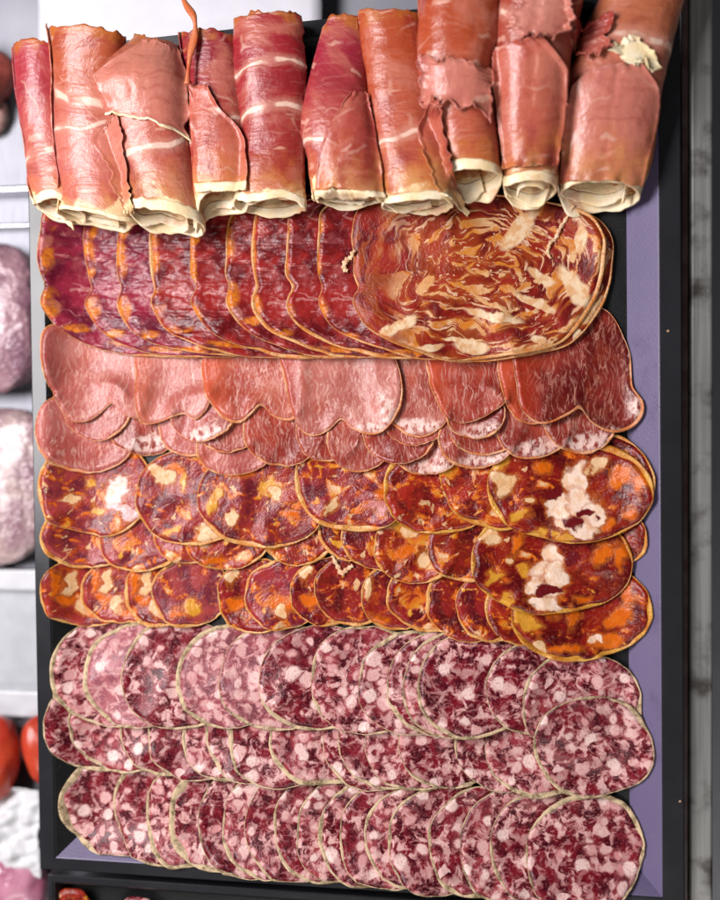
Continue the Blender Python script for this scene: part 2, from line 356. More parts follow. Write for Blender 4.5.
# ------------------------------------------------------------------ the tray
Z_RIM = 24.0
TL, TR, BR, BL = P(25.5, 51, Z_RIM), P(680, -20, Z_RIM), P(685, 912, Z_RIM), P(40, 869, Z_RIM)
def inset(q, l, r_, t, b):
    """inset a quad TL TR BR BL by different distances on its sides"""
    q = [np.array(v[:2]) for v in q]
    lines = []
    for i, d in enumerate((t, r_, b, l)):
        a, c = q[i], q[(i + 1) % 4]; e = (c - a) / np.linalg.norm(c - a); nrm = np.array([e[1], -e[0]])
        lines.append((a + nrm * d, e))
    out = []
    for i in range(4):
        a, e = lines[i - 1]; b2, g = lines[i]
        k = np.linalg.solve(np.array([e, -g]).T, b2 - a); out.append(a + e * k[0])
    return out
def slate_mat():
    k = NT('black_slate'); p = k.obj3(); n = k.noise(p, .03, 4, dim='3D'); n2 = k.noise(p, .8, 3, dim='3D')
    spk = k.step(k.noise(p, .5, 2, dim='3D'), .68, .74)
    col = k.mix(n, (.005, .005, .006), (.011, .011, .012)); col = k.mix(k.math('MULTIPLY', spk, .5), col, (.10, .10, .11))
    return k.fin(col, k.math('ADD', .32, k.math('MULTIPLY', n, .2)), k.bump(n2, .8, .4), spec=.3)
def rimtop_mat():
    k = NT('black_rim'); p = k.obj3(); n = k.noise(p, .02, 4, dim='3D'); n2 = k.noise(p, .6, 3, dim='3D')
    col = k.mix(n, (.012, .012, .014), (.024, .024, .028))
    return k.fin(col, k.math('ADD', .16, k.math('MULTIPLY', n, .16)), k.bump(n2, .3, .06), spec=.32)
def sheen_mat():
    k = NT('violet_painted_sheen'); p = k.obj3(); n = k.noise(p, .02, 4, dim='3D'); n2 = k.noise(p, .7, 3, dim='3D')
    col = k.mix(n, (.105, .082, .165), (.14, .11, .205))  # violet reflection on the black gloss, painted in as base colour
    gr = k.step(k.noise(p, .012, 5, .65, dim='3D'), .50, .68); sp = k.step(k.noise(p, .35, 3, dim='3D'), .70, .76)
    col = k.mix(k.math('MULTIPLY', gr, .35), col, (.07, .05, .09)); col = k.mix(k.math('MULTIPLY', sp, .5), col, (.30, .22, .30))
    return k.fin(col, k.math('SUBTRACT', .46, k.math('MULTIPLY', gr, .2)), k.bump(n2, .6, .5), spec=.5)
M_SLATE, M_RIM, M_SHEEN = slate_mat(), rimtop_mat(), sheen_mat()

def loft(name, rings, mats, fm, parent=None, close_last=False):
    verts = []; faces = []; mi = []
    for q, z in rings: verts += [(v[0], v[1], z) for v in q]
    for j in range(len(rings) - 1):
        for i in range(4):
            a, b = j * 4 + i, j * 4 + (i + 1) % 4
            faces.append((a, a + 4, b + 4, b)); mi.append(fm[j][i] if isinstance(fm[j], (list, tuple)) else fm[j])
    if close_last:
        n = (len(rings) - 1) * 4; faces.append((n + 3, n + 2, n + 1, n)); mi.append(0)
    return link(name, verts, faces, mats, parent, smooth=False, fmat=mi)

q0 = [v[:2] for v in (TL, TR, BR, BL)]
WALLS = dict(rim=(17, 20, 18, 12), run=(26, 27, 26, 26))
def make_tray(q0, zr, rim, run, z0=0.0):
    root = bpy.data.objects.new('serving_tray', None); C.objects.link(root)
    q1 = inset(q0, *rim); q2 = inset(q1, *run)
    qo = inset(q0, 1.2, 1.2, 1.2, 1.2); qi = inset(q1, -1.0, -1.0, -1.0, -1.0)
    loft('rim', [(q0, z0 - 8), (q0, zr - 1), (qo, zr), (qi, zr), (q1, zr - 1)], [M_RIM], [0, 0, 0, 0], root)
    loft('wall', [(q1, zr - 1), (inset(q1, 1, 1, 1, 1), zr - 1.6), (q2, z0)], [M_SHEEN, M_SLATE], [[1, 0, 0, 1]] * 2, root)  # painted sheen on right and bottom walls, left and top stay black
    n = 1
    v = [(p[0], p[1], z0) for p in q2]
    link('base', v, [(3, 2, 1, 0)], M_SLATE, root, smooth=False)
    return root, q1, q2
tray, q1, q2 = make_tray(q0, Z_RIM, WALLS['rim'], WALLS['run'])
tag(tray, 'black rectangular tray with violet sheen painted on inner walls carrying all the sliced meats', 'tray')

# ------------------------------------------------------------------ height field the slices are laid on
X0, Y0, GW, GH = -440, -520, 880, 1040
H = np.zeros((GH, GW))
gy, gx = np.mgrid[0:GH, 0:GW]; gxx = gx + X0; gyy = gy + Y0
def side_dist(q):
    d = np.full((GH, GW), 1e9)
    for i in range(4):
        a, c = q[i], q[(i + 1) % 4]; e = (c - a) / np.linalg.norm(c - a)
        d = np.minimum(d, (gxx - a[0]) * e[1] - (gyy - a[1]) * e[0])
    return d
dI = side_dist(q1)
H = np.where(dI > 0, np.clip(Z_RIM * (1 - dI / 27.0), 0, Z_RIM), Z_RIM)
def blur(z, w, r):
    def b1(a):
        for ax in (0, 1):
            p = np.pad(a, [(r + 1, r) if i == ax else (0, 0) for i in (0, 1)], mode='edge')
            c = np.cumsum(p, axis=ax); n = a.shape[ax]
            sl = lambda s: tuple(slice(s, s + n) if i == ax else slice(None) for i in (0, 1))
            a = (c[sl(2 * r + 1)] - c[sl(0)]) / (2 * r + 1)
        return a
    return b1(z * w) / np.maximum(b1(w), 1e-6)

def wob(th, amp, seed, lo=2, hi=9):
    rs = np.random.RandomState(seed); o = np.zeros_like(th)
    for k in range(lo, hi): o += rs.normal() / k ** .8 * np.cos(k * th + rs.uniform(0, 6.3))
    return o * amp

NA, seedc = 132, [100]
def lay(name, shape, mat, casemat, rimname, t=2.3, cw=(1.0, 2.6), curl=1.6, wobble=1.3, stiff=16, lift=0.0, rimlift=.35, zref=8.0):
    """lay one slice: shape is (cx,cy,rx,ry[,rot]) or a list of outline points, all as seen from above"""
    seedc[0] += 1; sd = seedc[0]
    if isinstance(shape, tuple):
        cx, cy, rx, ry = shape[:4]; rot = math.radians(shape[4]) if len(shape) > 4 else 0
        th = np.linspace(0, 2 * math.pi, 72, endpoint=False)
        pw = .93
        ex = rx * np.sign(np.cos(th)) * abs(np.cos(th)) ** pw; ey = ry * np.sign(np.sin(th)) * abs(np.sin(th)) ** pw
        pts = np.c_[cx + ex * math.cos(rot) - ey * math.sin(rot), cy + ex * math.sin(rot) + ey * math.cos(rot)]
    else: pts = catmull(shape, 10)
    W = np.array([P(a, b, zref)[:2] for a, b in pts])
    c = (W.max(0) + W.min(0)) / 2
    d = W - c; a = np.arctan2(d[:, 1], d[:, 0]); o = np.argsort(a); a = a[o]; rr = np.hypot(d[:, 0], d[:, 1])[o]
    th = np.linspace(-math.pi, math.pi, NA, endpoint=False)
    R = np.interp(th, np.r_[a - 2 * math.pi, a, a + 2 * math.pi], np.r_[rr, rr, rr]) + wob(th, wobble, sd) + wob(th, .5, sd + 77, 10, 34)
    ext = lambda v: (np.r_[th - 2 * math.pi, th, th + 2 * math.pi], np.r_[v, v, v])
    x0, y0 = np.floor(c - R.max() - 6).astype(int); x1, y1 = np.ceil(c + R.max() + 6).astype(int)
    x0 = max(x0, X0); y0 = max(y0, Y0); x1 = min(x1, X0 + GW - 1); y1 = min(y1, Y0 + GH - 1)
    sl = (slice(y0 - Y0, y1 - Y0), slice(x0 - X0, x1 - X0)); Hs = H[sl]
    yy, xx = np.mgrid[y0:y1, x0:x1]; dx, dy = xx - c[0], yy - c[1]
    ang = np.arctan2(dy, dx); rad = np.hypot(dx, dy); Rg = np.interp(ang, *ext(R)); s = rad / Rg
    m = (s <= 1.01).astype(float)
    z = Hs.copy()
    for r in (stiff, int(stiff * .7), int(stiff * .5), 5, 4, 3, 2): z = np.where(m > 0, np.maximum(Hs, blur(z, m, max(r, 1))), z)
    z = np.maximum(blur(z, m, 3), np.where(m > 0, Hs, -1e9)) + .25
    cv = wob(th, 1.0, sd + 5000, 1, 7); cv = np.clip(.55 + .55 * cv, 0, 2.0) * curl
    z = z + 1.5 * np.interp(ang, *ext(cv)) * np.clip(s, 0, 1.1) ** 7 + lift * np.clip(s, 0, 1) ** 2
    zf = np.where(m > 0, z, 0)
    e = z * m; ww = m.copy()
    fill = blur(z, m, 4); zf = np.where(m > 0, z, fill)
    H[sl] = np.where(m > 0, np.maximum(Hs, z + t), Hs)
    def samp(px, py):
        u = np.clip(px - x0, 0, xx.shape[1] - 1.001); v = np.clip(py - y0, 0, xx.shape[0] - 1.001)
        i = v.astype(int); j = u.astype(int); fu = u - j; fv = v - i
        return zf[i, j] * (1 - fu) * (1 - fv) + zf[i, j + 1] * fu * (1 - fv) + zf[i + 1, j] * (1 - fu) * fv + zf[i + 1, j + 1] * fu * fv
    ring_w = np.clip(cw[0] + (cw[1] - cw[0]) * (.45 + .75 * wob(th, 1.0, sd + 900, 1, 16)), .45, cw[1] * 1.5)
    Ri = R - ring_w
    ct, st = np.cos(th), np.sin(th)
    verts = []; faces = []
    nr = max(9, int(R.mean() / 4.5))
    fr = np.linspace(0, 1, nr + 1)[1:]
    verts.append((c[0], c[1], samp(np.array([c[0]]), np.array([c[1]]))[0] + t))
    for f in fr:
        px, py = c[0] + Ri * f * ct, c[1] + Ri * f * st
        verts += list(zip(px, py, samp(px, py) + t))
    nt = len(verts)
    verts.append((c[0], c[1], verts[0][2] - t + .1))
    for f in fr:
        px, py = c[0] + Ri * f * ct, c[1] + Ri * f * st
        verts += list(zip(px, py, samp(px, py) + .1))
    for i in range(NA): faces.append((0, 1 + i, 1 + (i + 1) % NA)); faces.append((nt, nt + 1 + (i + 1) % NA, nt + 1 + i))
    for j in range(nr - 1):
        for i in range(NA):
            b = 1 + j * NA; i2 = (i + 1) % NA
            faces.append((b + i, b + NA + i, b + NA + i2, b + i2)); b += nt; faces.append((b + i, b + i2, b + NA + i2, b + NA + i))
    b = 1 + (nr - 1) * NA
    for i in range(NA): faces.append((b + i, nt + b + i, nt + b + (i + 1) % NA, b + (i + 1) % NA))
    zc = float(samp(np.array([c[0]]), np.array([c[1]]))[0])
    root = bpy.data.objects.new(name, None); C.objects.link(root); root.location = (c[0] * PX, c[1] * PX, zc * PX); root.empty_display_size = .01
    o = link('flesh', verts, faces, mat); origin(o, (c[0], c[1], zc)); o.location = (0, 0, 0); o.parent = root
    # casing: a thin rounded band round the edge
    rv = []; rf = []
    prof = [(-.6, t - .25), (.35, t + rimlift), (.75, t + rimlift * .9), (1.0, t * .6), (.92, .25), (0.1, .05)]
    for (f, h) in prof:
        rad_ = Ri + ring_w * f if f > 0 else Ri + f
        px, py = c[0] + rad_ * ct, c[1] + rad_ * st
        rv += list(zip(px, py, samp(px, py) + h))
    for j in range(len(prof) - 1):
        for i in range(NA):
            b = j * NA; rf.append((b + i, b + NA + i, b + NA + (i + 1) % NA, b + (i + 1) % NA))
    k = link(rimname, rv, rf, casemat); origin(k, (c[0], c[1], zc)); k.location = (0, 0, 0); k.parent = root
    return root

ORD = ('first second third fourth fifth sixth seventh eighth ninth tenth eleventh twelfth thirteenth fourteenth fifteenth sixteenth seventeenth').split()

# ------------------------------------------------------------------ salami, three rows
SAL = [salami_mat('salami', dens=.03), salami_mat('salami_lean', dens=-.04, g=1.0), salami_mat('salami_fatty', dens=.08, g=1.35, lean2=(.26, .03, .04))]
SAL_PALE = salami_mat('salami_pale', pale=.24, dens=.08, lean1=(.16, .03, .05), lean2=(.30, .06, .08))
SAL_SOFT = salami_mat('salami_soft', pale=.16, dens=.06, lean1=(.10, .012, .022), lean2=(.24, .035, .05))
CAS = salami_casing_mat()
def salami(shape, label, group, i, mat=None, **kw):
    o = lay('salami_slice', shape, mat or SAL[i % 3], CAS, 'casing', t=2.6, cw=kw.pop('cw', (.8, 3.2)), wobble=1.5, curl=kw.pop('curl', 1.6), **kw)
    return tag(o, label, 'salami slice', group)
# bottom row
xs = [67, 113, 146, 171, 202, 226, 248, 277, 299, 321, 342, 368, 390, 430, 460, 490]
looks3 = ['thick cream casing at the tray corner', 'cut with pale pink fat', 'overlapping the bent slice', 'with its pale edge curling up', 'with a large pink fat spot', '', '', '', 'with yellowish casing', '', '', '', '', '', '', 'tucked under the whole round one']
for i, x in enumerate(xs):
    f = (x - 67) / 459
    cy = 803 + f * 43; rx = 57
    lab = '%s salami slice from the left in the bottom salami row' % ORD[i]
    if looks3[i]: lab = '%s salami slice of the bottom row, %s' % (ORD[i], looks3[i])
    salami((x + rx, cy + random.uniform(-2, 2), rx, 52 + random.uniform(-2, 3), random.uniform(-8, 8)), lab, 'salami slices of the bottom row', i, curl=4.5 if i in (3, 4) else 1.6, cw=(2.5, 6.5) if i in (0, 3) else (.8, 3.2))
salami((585, 848, 59, 54), 'whole round salami slice at the right end of the bottom row', 'salami slices of the bottom row', 0)
# middle row
xs = [52, 73, 122, 149, 183, 208, 230, 271, 324, 339, 366, 399, 455, 485]
for i, x in enumerate(xs):
    f = (x - 52) / 481; rx = 54
    salami((x + rx, 721 + f * 26 + random.uniform(-2, 2), rx, 50 + random.uniform(-1.5, 2), random.uniform(-8, 8)), '%s salami slice from the left in the middle salami row' % ORD[i], 'salami slices of the middle row', i + 1)
# upper row
xs = [57, 85, 126, 178, 222, 261, 311, 361, 388, 405, 419, 488]
for i, x in enumerate(xs):
    f = (x - 57) / 431; rx = 58
    lab = '%s salami slice from the left in the upper salami row' % ORD[i]
    if i == 1: lab = 'palest greyish pink salami slice, second from the left in the upper salami row'
    salami((x + rx, 671 + f * 14 + random.uniform(-1.5, 1.5), rx, 52 + random.uniform(-1.5, 2), random.uniform(-8, 8)), lab, 'salami slices of the upper row', i + 2, mat=SAL_PALE if i in (1,) else (SAL_SOFT if i in (3, 4) else None))
salami((582, 705, 60, 53), 'salami slice at the right end of the upper row, half under a round one', 'salami slices of the upper row', 2)
salami((593, 746, 59, 51), 'whole round salami slice at the right end of the middle row', 'salami slices of the middle row', 0)

# ------------------------------------------------------------------ chorizo, three rows
CH = [chorizo_mat('chorizo', (.08, .004, .007), (.19, .014, .016)), chorizo_mat('chorizo_dark', (.075, .004, .005), (.17, .012, .012), thr=.70),
      chorizo_mat('chorizo_orange', (.11, .007, .006), (.25, .02, .012), thr=.56)]
CHP = [chorizo_mat('chorizo_glare', (.12, .014, .022), (.24, .04, .045), thr=.68, cream=.3), chorizo_mat('chorizo_glare_fatty', (.13, .016, .024), (.24, .036, .042), thr=.62, cream=.25)]  # lavender glare on the left slices mixed into the lean colour
CRIM = rim_mat('chorizo_casing', (.56, .22, .04), (.66, .36, .12), (.36, .08, .015), .35)
CRIM_Y = rim_mat('chorizo_yellow_casing', (.46, .16, .015), (.60, .31, .05), (.34, .07, .008), .28)
def chorizo(shape, label, group, mat, rim=None, **kw):
    o = lay('chorizo_slice', shape, mat, rim or CRIM, 'casing', t=2.7, cw=kw.pop('cw', (1.0, 2.8)), **kw)
    return tag(o, label, 'chorizo slice', group)
g3 = 'small chorizo slices of the lower chorizo row'
# lower row: a pale C shaped streak repeats on the first three slices
streak = chorizo_mat('chorizo_streaked', (.13, .012, .014), (.24, .03, .03), thr=.80, blobs=[((-18, -8), (6, 13), 15, CRM), ((-20, 8), (9, 6), 0, ORG), ((-8, 16), (8, 10), -20, CRM), ((-30, -8), (5, 16), 0, ORG), ((6, 22), (16, 6), 0, ORG)])
spot = chorizo_mat('chorizo_spotted', (.14, .02, .032), (.24, .045, .05), thr=.80, blobs=[((2, 16), (10, 8), 0, YEL), ((-14, 20), (9, 5), 0, ORG)])
dot = chorizo_mat('chorizo_dotted', (.08, .004, .008), (.18, .012, .014), thr=.76, blobs=[((-24, -16), (6, 7), 0, CRM), ((-18, 8), (10, 9), 0, ORG)])
ring = chorizo_mat('chorizo_ringed', (.11, .008, .02), (.22, .025, .035), thr=.72, blobs=[((-4, 12), (14, 8), 0, ORG), ((-2, 18), (6, 5), 0, CRM), ((10, 10), (10, 5), 0, ORG)])
bean = chorizo_mat('chorizo_bean', (.08, .004, .006), (.18, .012, .012), thr=.78, blobs=[((-34, -8), (6, 18), -12, CRM), ((-24, 26), (12, 6), 0, ORG)])
low = [(49, 591, 42, 35, streak), (82, 590, 42, 34, streak), (124, 592, 40, 34, streak), (153, 592, 38, 35, spot), (217, 596, 38, 37, dot), (244, 594, 40, 35, ring), (290, 592, 40, 34, dot),
       (315, 590, 40, 36, CH[1]), (361, 594, 42, 36, bean), (387, 596, 44, 36, CH[0]), (426, 602, 44, 38, CH[1]), (456, 604, 44, 37, CH[0]), (485, 606, 44, 37, CH[2])]
nm = ['with a cream and orange streak, leftmost in the lower chorizo row', 'with a cream and orange streak, second in the lower chorizo row', 'with a cream and orange streak, third in the lower chorizo row',
      'purplish with a yellow fat spot, fourth in the lower chorizo row', 'dark red with a pale dot, fifth in the lower chorizo row', 'purplish with an orange band, sixth in the lower chorizo row',
      'narrow with one cream dot, seventh in the lower chorizo row', 'dark red and glossy, eighth in the lower chorizo row', 'with a bean shaped cream fat piece, ninth in the lower chorizo row',
      'tenth in the lower chorizo row, counted from the left', 'eleventh in the lower chorizo row, counted from the left', 'twelfth in the lower chorizo row, counted from the left', 'orange, next to the big slice at the right of the lower row']
for (x, cy, rx, ry, m), l in zip(low, nm):
    chorizo((x + rx, cy, rx, ry, random.uniform(-6, 6)), 'chorizo slice ' + l, g3, m, wobble=.9, curl=1.3)
bigC = chorizo_mat('chorizo_big_orange', (.075, .003, .003), (.16, .009, .007), thr=.84, blobs=[((-50, 8), (20, 7), 35, YEL), ((-40, 35), (9, 6), 20, CRM), ((-24, -4), (8, 14), 0, ORG), ((-6, 4), (6, 16), 10, ORG), ((36, 2), (9, 20), 40, ORG),
        ((22, 28), (22, 6), -15, ORG), ((12, 25), (6, 6), 0, WHT), ((-14, 36), (22, 5), 0, ORG), ((45, -20), (8, 14), 20, ORG)], seeds=False)
chorizo((582, 613, 70, 47, -6), 'large chorizo slice with orange fat at the right end of the lower chorizo row', 'large chorizo slices at the right of the tray', bigC, CRIM_Y, cw=(.8, 4.4))
g2 = 'small chorizo slices of the middle chorizo row'
chorizo((604, 537, 42, 34), 'dark chorizo slice mostly hidden behind two large slices at the right tray wall', g2, CH[1])
yel = chorizo_mat('chorizo_yellow', (.09, .005, .005), (.19, .014, .010), thr=.56, blobs=[((-14, -22), (24, 12), 10, YEL), ((-2, -14), (12, 8), 0, CRM), ((-10, 8), (14, 9), 0, ORG), ((10, 12), (7, 10), 30, CRM)])
mid = [(50, 535, 42, 33, CHP[0]), (100, 538, 42, 34, CHP[1]), (153, 530, 40, 34, CHP[1]), (185, 536, 42, 34, chorizo_mat('chorizo_cream', (.10, .006, .008), (.22, .018, .016), thr=.58, blobs=[((-26, 4), (14, 9), 0, CRM), ((-14, 24), (16, 6), 0, ORG)])), (262, 533, 36, 33, CH[2]), (317, 525, 38, 36, CH[1]),
       (341, 533, 42, 37, CH[0]), (375, 545, 40, 39, yel), (427, 545, 46, 36, CH[1])]
for i, (x, cy, rx, ry, m) in enumerate(mid):
    l = '%s chorizo slice from the left in the middle chorizo row' % ORD[i]
    if i == 7: l = 'chorizo slice with a yellow fat patch on top, eighth in the middle chorizo row'
    if i == 0: l = 'plain chorizo slice with purplish glare in its colour, leftmost in the middle chorizo row'
    chorizo((x + rx, cy, rx, ry, random.uniform(-6, 6)), l, g2, m, wobble=1.0, curl=1.5)
bl = [((3, 2), (9, 17), -8, WHT), ((-4, 14), (16, 10), 25, WHT), ((-2, 30), (12, 14), 30, WHT), ((8, 14), (12, 12), 0, WHT), ((0, 43), (22, 6), 8, WHT), ((-14, 25), (10, 9), 0, WHT), ((-1, 26), (14, 6), 12, DRK), ((-8, 31), (9, 7), 0, DRK), ((20, -4), (8, 7), 0, DRK),
      ((-60, -25), (15, 8), 30, CRM), ((-52, 15), (13, 5), -20, YEL), ((-38, -2), (6, 4), 30, CRM), ((48, -6), (13, 9), -35, ORG), ((67, -8), (8, 22), 10, ORG), ((-44, 40), (12, 6), -20, YEL), ((-22, 8), (6, 9), 10, YEL), ((30, 36), (14, 5), 15, ORG), ((-30, -14), (5, 9), 40, ORG)]
bigB = chorizo_mat('chorizo_big_white', (.075, .003, .004), (.16, .009, .007), thr=.84, blobs=bl, seeds=False)
chorizo((551, 561, 81, 52, 3), 'large chorizo slice with white fat patch at the right of the middle chorizo row', 'large chorizo slices at the right of the tray', bigB, CRIM_Y, cw=(.9, 5))
g1 = 'medium chorizo slices of the upper chorizo row'
chorizo((583, 482, 70, 52), 'chorizo slice almost hidden below the topmost large slice beside the tray wall', g1, CH[1])
big1 = chorizo_mat('chorizo_white_lobe', (.13, .016, .024), (.24, .042, .046), thr=.70, blobs=[((18, 4), (12, 18), 20, (.74, .50, .46)), ((-40, -28), (16, 9), 30, CRM), ((28, 26), (22, 6), 25, (.60, .38, .38)), ((-8, -4), (8, 7), 0, YEL), ((-26, 12), (14, 5), -20, CRM), ((0, 24), (10, 6), 0, YEL), ((40, -34), (10, 8), 0, ORG)])  # lobed slices: milky purple glare put into the lean tone
big2 = chorizo_mat('chorizo_orange_lobe', (.11, .011, .018), (.20, .026, .03), thr=.72, blobs=[((-30, -22), (20, 9), 35, CRM), ((-14, -28), (14, 7), 30, ORG), ((-6, -16), (4, 14), -10, YEL), ((18, 4), (9, 11), 0, CRM), ((20, 36), (16, 6), 20, CRM), ((-16, 34), (14, 4), -30, YEL)])
big3 = chorizo_mat('chorizo_grey_lobe', (.10, .010, .016), (.19, .022, .026), thr=.68, blobs=[((-22, -24), (16, 8), -10, ORG), ((8, -10), (11, 16), 0, YEL), ((12, -6), (7, 10), 10, CRM), ((28, 16), (14, 6), 25, ORG), ((-30, 20), (5, 12), 35, CRM), ((28, -2), (10, 6), 20, (.3, .02, .012)), ((-48, 2), (6, 16), 15, YEL)])
big4 = chorizo_mat('chorizo_orange_top', (.10, .012, .02), (.20, .022, .03), thr=.62, blobs=[((-26, -36), (22, 9), 5, ORG), ((36, 4), (10, 16), 30, ORG), ((-22, 22), (4, 14), 40, CRM), ((22, 22), (12, 6), 0, (.45, .15, .14))])
up_ = [((99, 487, 53, 48, 8), big1, 'chorizo slice with a large pinkish white fat lobe, leftmost in the upper chorizo row'), ((190, 498, 55, 47, 10), big2, 'chorizo slice with an orange upper corner, second in the upper chorizo row'),
       ((263, 498, 64, 50, 3), big3, 'wide chorizo slice with yellow centre, third in the upper chorizo row'), ((353, 484, 58, 48, 8), big4, 'chorizo slice with an orange fat streak at its top, fourth in the upper chorizo row'),
       ((438, 488, 54, 47, 8), CH[2], 'dark chorizo slice with broad orange edge, fifth in the upper chorizo row'), ((493, 480, 54, 48, 20), CH[2], 'chorizo slice tucked under the topmost large slice, sixth in the upper chorizo row')]
for sh, m, l in up_: chorizo(sh, l, g1, m, CRIM_Y if sh[0] > 400 else CRIM, cw=(1.5, 4.2) if sh[0] > 240 else (1.2, 3.2))
al = [((8, -10), (10, 20), 8, WHT), ((14, 14), (18, 14), 30, WHT), ((6, 34), (22, 9), 12, WHT), ((-10, 16), (10, 12), 0, WHT), ((22, 22), (10, 12), 0, WHT), ((-4, 46), (12, 5), 0, YEL), ((15, 22), (9, 6), 15, DRK), ((4, 31), (9, 8), 0, DRK), ((-12, 3), (8, 7), 30, DRK),
      ((30, -24), (15, 8), -20, CRM), ((48, -12), (16, 8), -35, ORG), ((68, -12), (9, 24), 12, ORG), ((-62, -6), (13, 16), -30, CRM), ((-66, -26), (9, 7), 40, YEL), ((-46, 26), (12, 5), -10, YEL), ((-34, 10), (7, 4), 0, CRM), ((-30, 44), (16, 5), -15, YEL), ((-22, -18), (9, 6), 20, ORG), ((58, 20), (8, 6), 20, ORG), ((36, 34), (10, 8), 0, ORG)]
bigA = chorizo_mat('chorizo_big_pale', (.075, .003, .004), (.16, .009, .007), thr=.84, blobs=al, seeds=False)
chorizo((569, 490, 82, 52, 2), 'large chorizo slice with a white fat patch and two dark spots, topmost at the right', 'large chorizo slices at the right of the tray', bigA, CRIM_Y, cw=(.9, 5))

# ------------------------------------------------------------------ cured loin, two rows
PALE = (.74, .52, .46)
LO = [loin_mat('loin', (.40, .10, .07), (.29, .05, .034)), loin_mat('loin_red', (.34, .055, .035), (.22, .022, .014)),
      loin_mat('loin_mottled', (.36, .07, .05), (.22, .026, .018), edgepale=[((8, 20), (26, 9), -10, PALE)]), loin_mat('loin_pink', (.44, .13, .11), (.34, .075, .06))]
CRUST = rim_mat('loin_crust', (.54, .17, .05), (.64, .32, .16), (.42, .07, .02), .35)
def loin(shape, label, group, mat, **kw):
    o = lay('loin_slice', shape, mat, CRUST, 'crust', t=2.5, cw=kw.pop('cw', (.9, 2.2)), **kw)
    return tag(o, label, 'loin slice', group)
gl2 = 'cured loin slices of the lower loin row'
lo2 = [((90, 431, 46, 42, 0), LO[3], 'large pink loin slice with dark left edge, leftmost in the lower loin row'), ((142, 424, 36, 31, 15), LO[2], 'mottled loin slice with pale edge, second in the lower loin row'),
       ((190, 428, 32, 29, 0), LO[3], 'small pink loin slice, third in the lower loin row'), ((236, 445, 40, 30, -8), LO[3], 'pink loin slice reaching down over the chorizo, fourth in the lower loin row'),
       ((230, 424, 34, 28, -10), LO[0], 'fifth loin slice from the left in the lower loin row'), ((284, 430, 40, 36, 0), LO[1], 'sixth loin slice from the left in the lower loin row'),
       ((328, 429, 32, 33, 0), LO[1], 'seventh loin slice from the left in the lower loin row'), ((360, 437, 34, 34, 0), LO[0], 'eighth loin slice from the left in the lower loin row'),
       ((426, 447, 32, 29, 0), LO[2], 'loin slice with white marbled rim, lowest at the middle of the loin'), ((400, 430, 38, 33, 0), LO[1], 'ninth loin slice from the left in the lower loin row'),
       ((415, 416, 34, 29, 0), LO[0], 'tenth loin slice from the left in the lower loin row'), ((478, 437, 40, 31, -8), LO[2], 'loin slice with pale rim lying over the yellow chorizo, eleventh in the lower loin row'),
       ((486, 424, 38, 31, 0), LO[1], 'twelfth loin slice from the left in the lower loin row'), ((533, 427, 37, 32, -5), LO[2], 'pale rimmed loin slice, second from the right in the lower loin row'),
       ((580, 421, 37, 32, 0), LO[2], 'pale rimmed loin slice at the right end of the lower loin row')]
for sh, m, l in lo2: loin(sh, l, gl2, m, wobble=.8, curl=1.6)
gl1 = 'cured loin slices of the upper loin row'
loin((100, 411, 32, 29, 0), 'pink loin slice peeping out below the leftmost slice of the upper row', gl1, LO[3], wobble=.8)
loin((204, 417, 32, 24, -5), 'loin slice with a white fat rim folded below the second upper slice', gl1, loin_mat('loin_folded', (.46, .16, .15), (.36, .09, .08), edgepale=[((4, 16), (26, 9), -12, PALE)]), wobble=.8, curl=2.5)
RED = (.24, .035, .03); ORED = (.44, .06, .022)
L1 = loin_mat('loin_pale_left', (.49, .185, .15), (.40, .115, .09), side=(-50, 28, (.25, .045, .04)))
loin([(52, 332), (66, 322), (100, 318), (140, 318), (148, 350), (146, 390), (142, 416), (128, 417), (116, 406), (106, 412), (92, 421), (76, 421), (64, 402), (54, 380), (49, 352)], 'pale pink loin slice with mottled dark left side, leftmost in the upper loin row', gl1, L1)
L2 = loin_mat('loin_pale', (.50, .19, .155), (.41, .12, .095), side=(-36, 18, (.42, .10, .06)))
loin([(135, 340), (140, 316), (175, 314), (212, 318), (218, 360), (212, 402), (198, 420), (186, 415), (172, 419), (156, 423), (142, 421), (136, 390)], 'pale loin slice with straight left edge, second in the upper loin row', gl1, L2)
L3 = loin_mat('loin_orange_edge', (.44, .12, .075), (.34, .06, .038), side=(-46, 34, (.48, .075, .03)))
loin([(201, 340), (206, 314), (250, 312), (292, 316), (302, 360), (303, 400), (292, 421), (274, 418), (262, 406), (252, 414), (240, 423), (222, 418), (208, 396), (202, 370)], 'loin slice with glowing orange red left edge, third in the upper loin row', gl1, L3)
LW = loin_mat('loin_white_edge', (.41, .12, .085), (.31, .06, .042), edgepale=[((2, 52), (40, 8), 0, PALE)])
loin([(372, 330), (385, 312), (420, 312), (450, 318), (456, 360), (450, 414), (436, 432), (418, 437), (400, 430), (380, 405), (372, 370)], 'loin slice with pale lower edge squeezed between fourth and sixth upper slices', gl1, LW)
L4 = loin_mat('loin_marbled', (.48, .18, .145), (.37, .105, .08), side=(-52, 16, (.34, .035, .02)), edgepale=[((50, 40), (10, 26), -15, PALE), ((34, 56), (20, 6), 0, PALE)])
loin([(277, 340), (282, 314), (330, 312), (380, 314), (390, 345), (400, 372), (402, 400), (392, 424), (374, 435), (354, 430), (342, 420), (330, 430), (314, 436), (300, 428), (290, 405), (280, 370)], 'widest pale marbled loin slice with white right lobe, lying over both neighbours', gl1, L4)
loin((476, 412, 30, 27, 0), 'loin slice lobe with white rim peeping out between fifth and seventh upper slices', gl1, LO[2], wobble=.8)
L6 = loin_mat('loin_red_edge', (.40, .075, .048), (.27, .032, .02), side=(-34, 20, ORED))
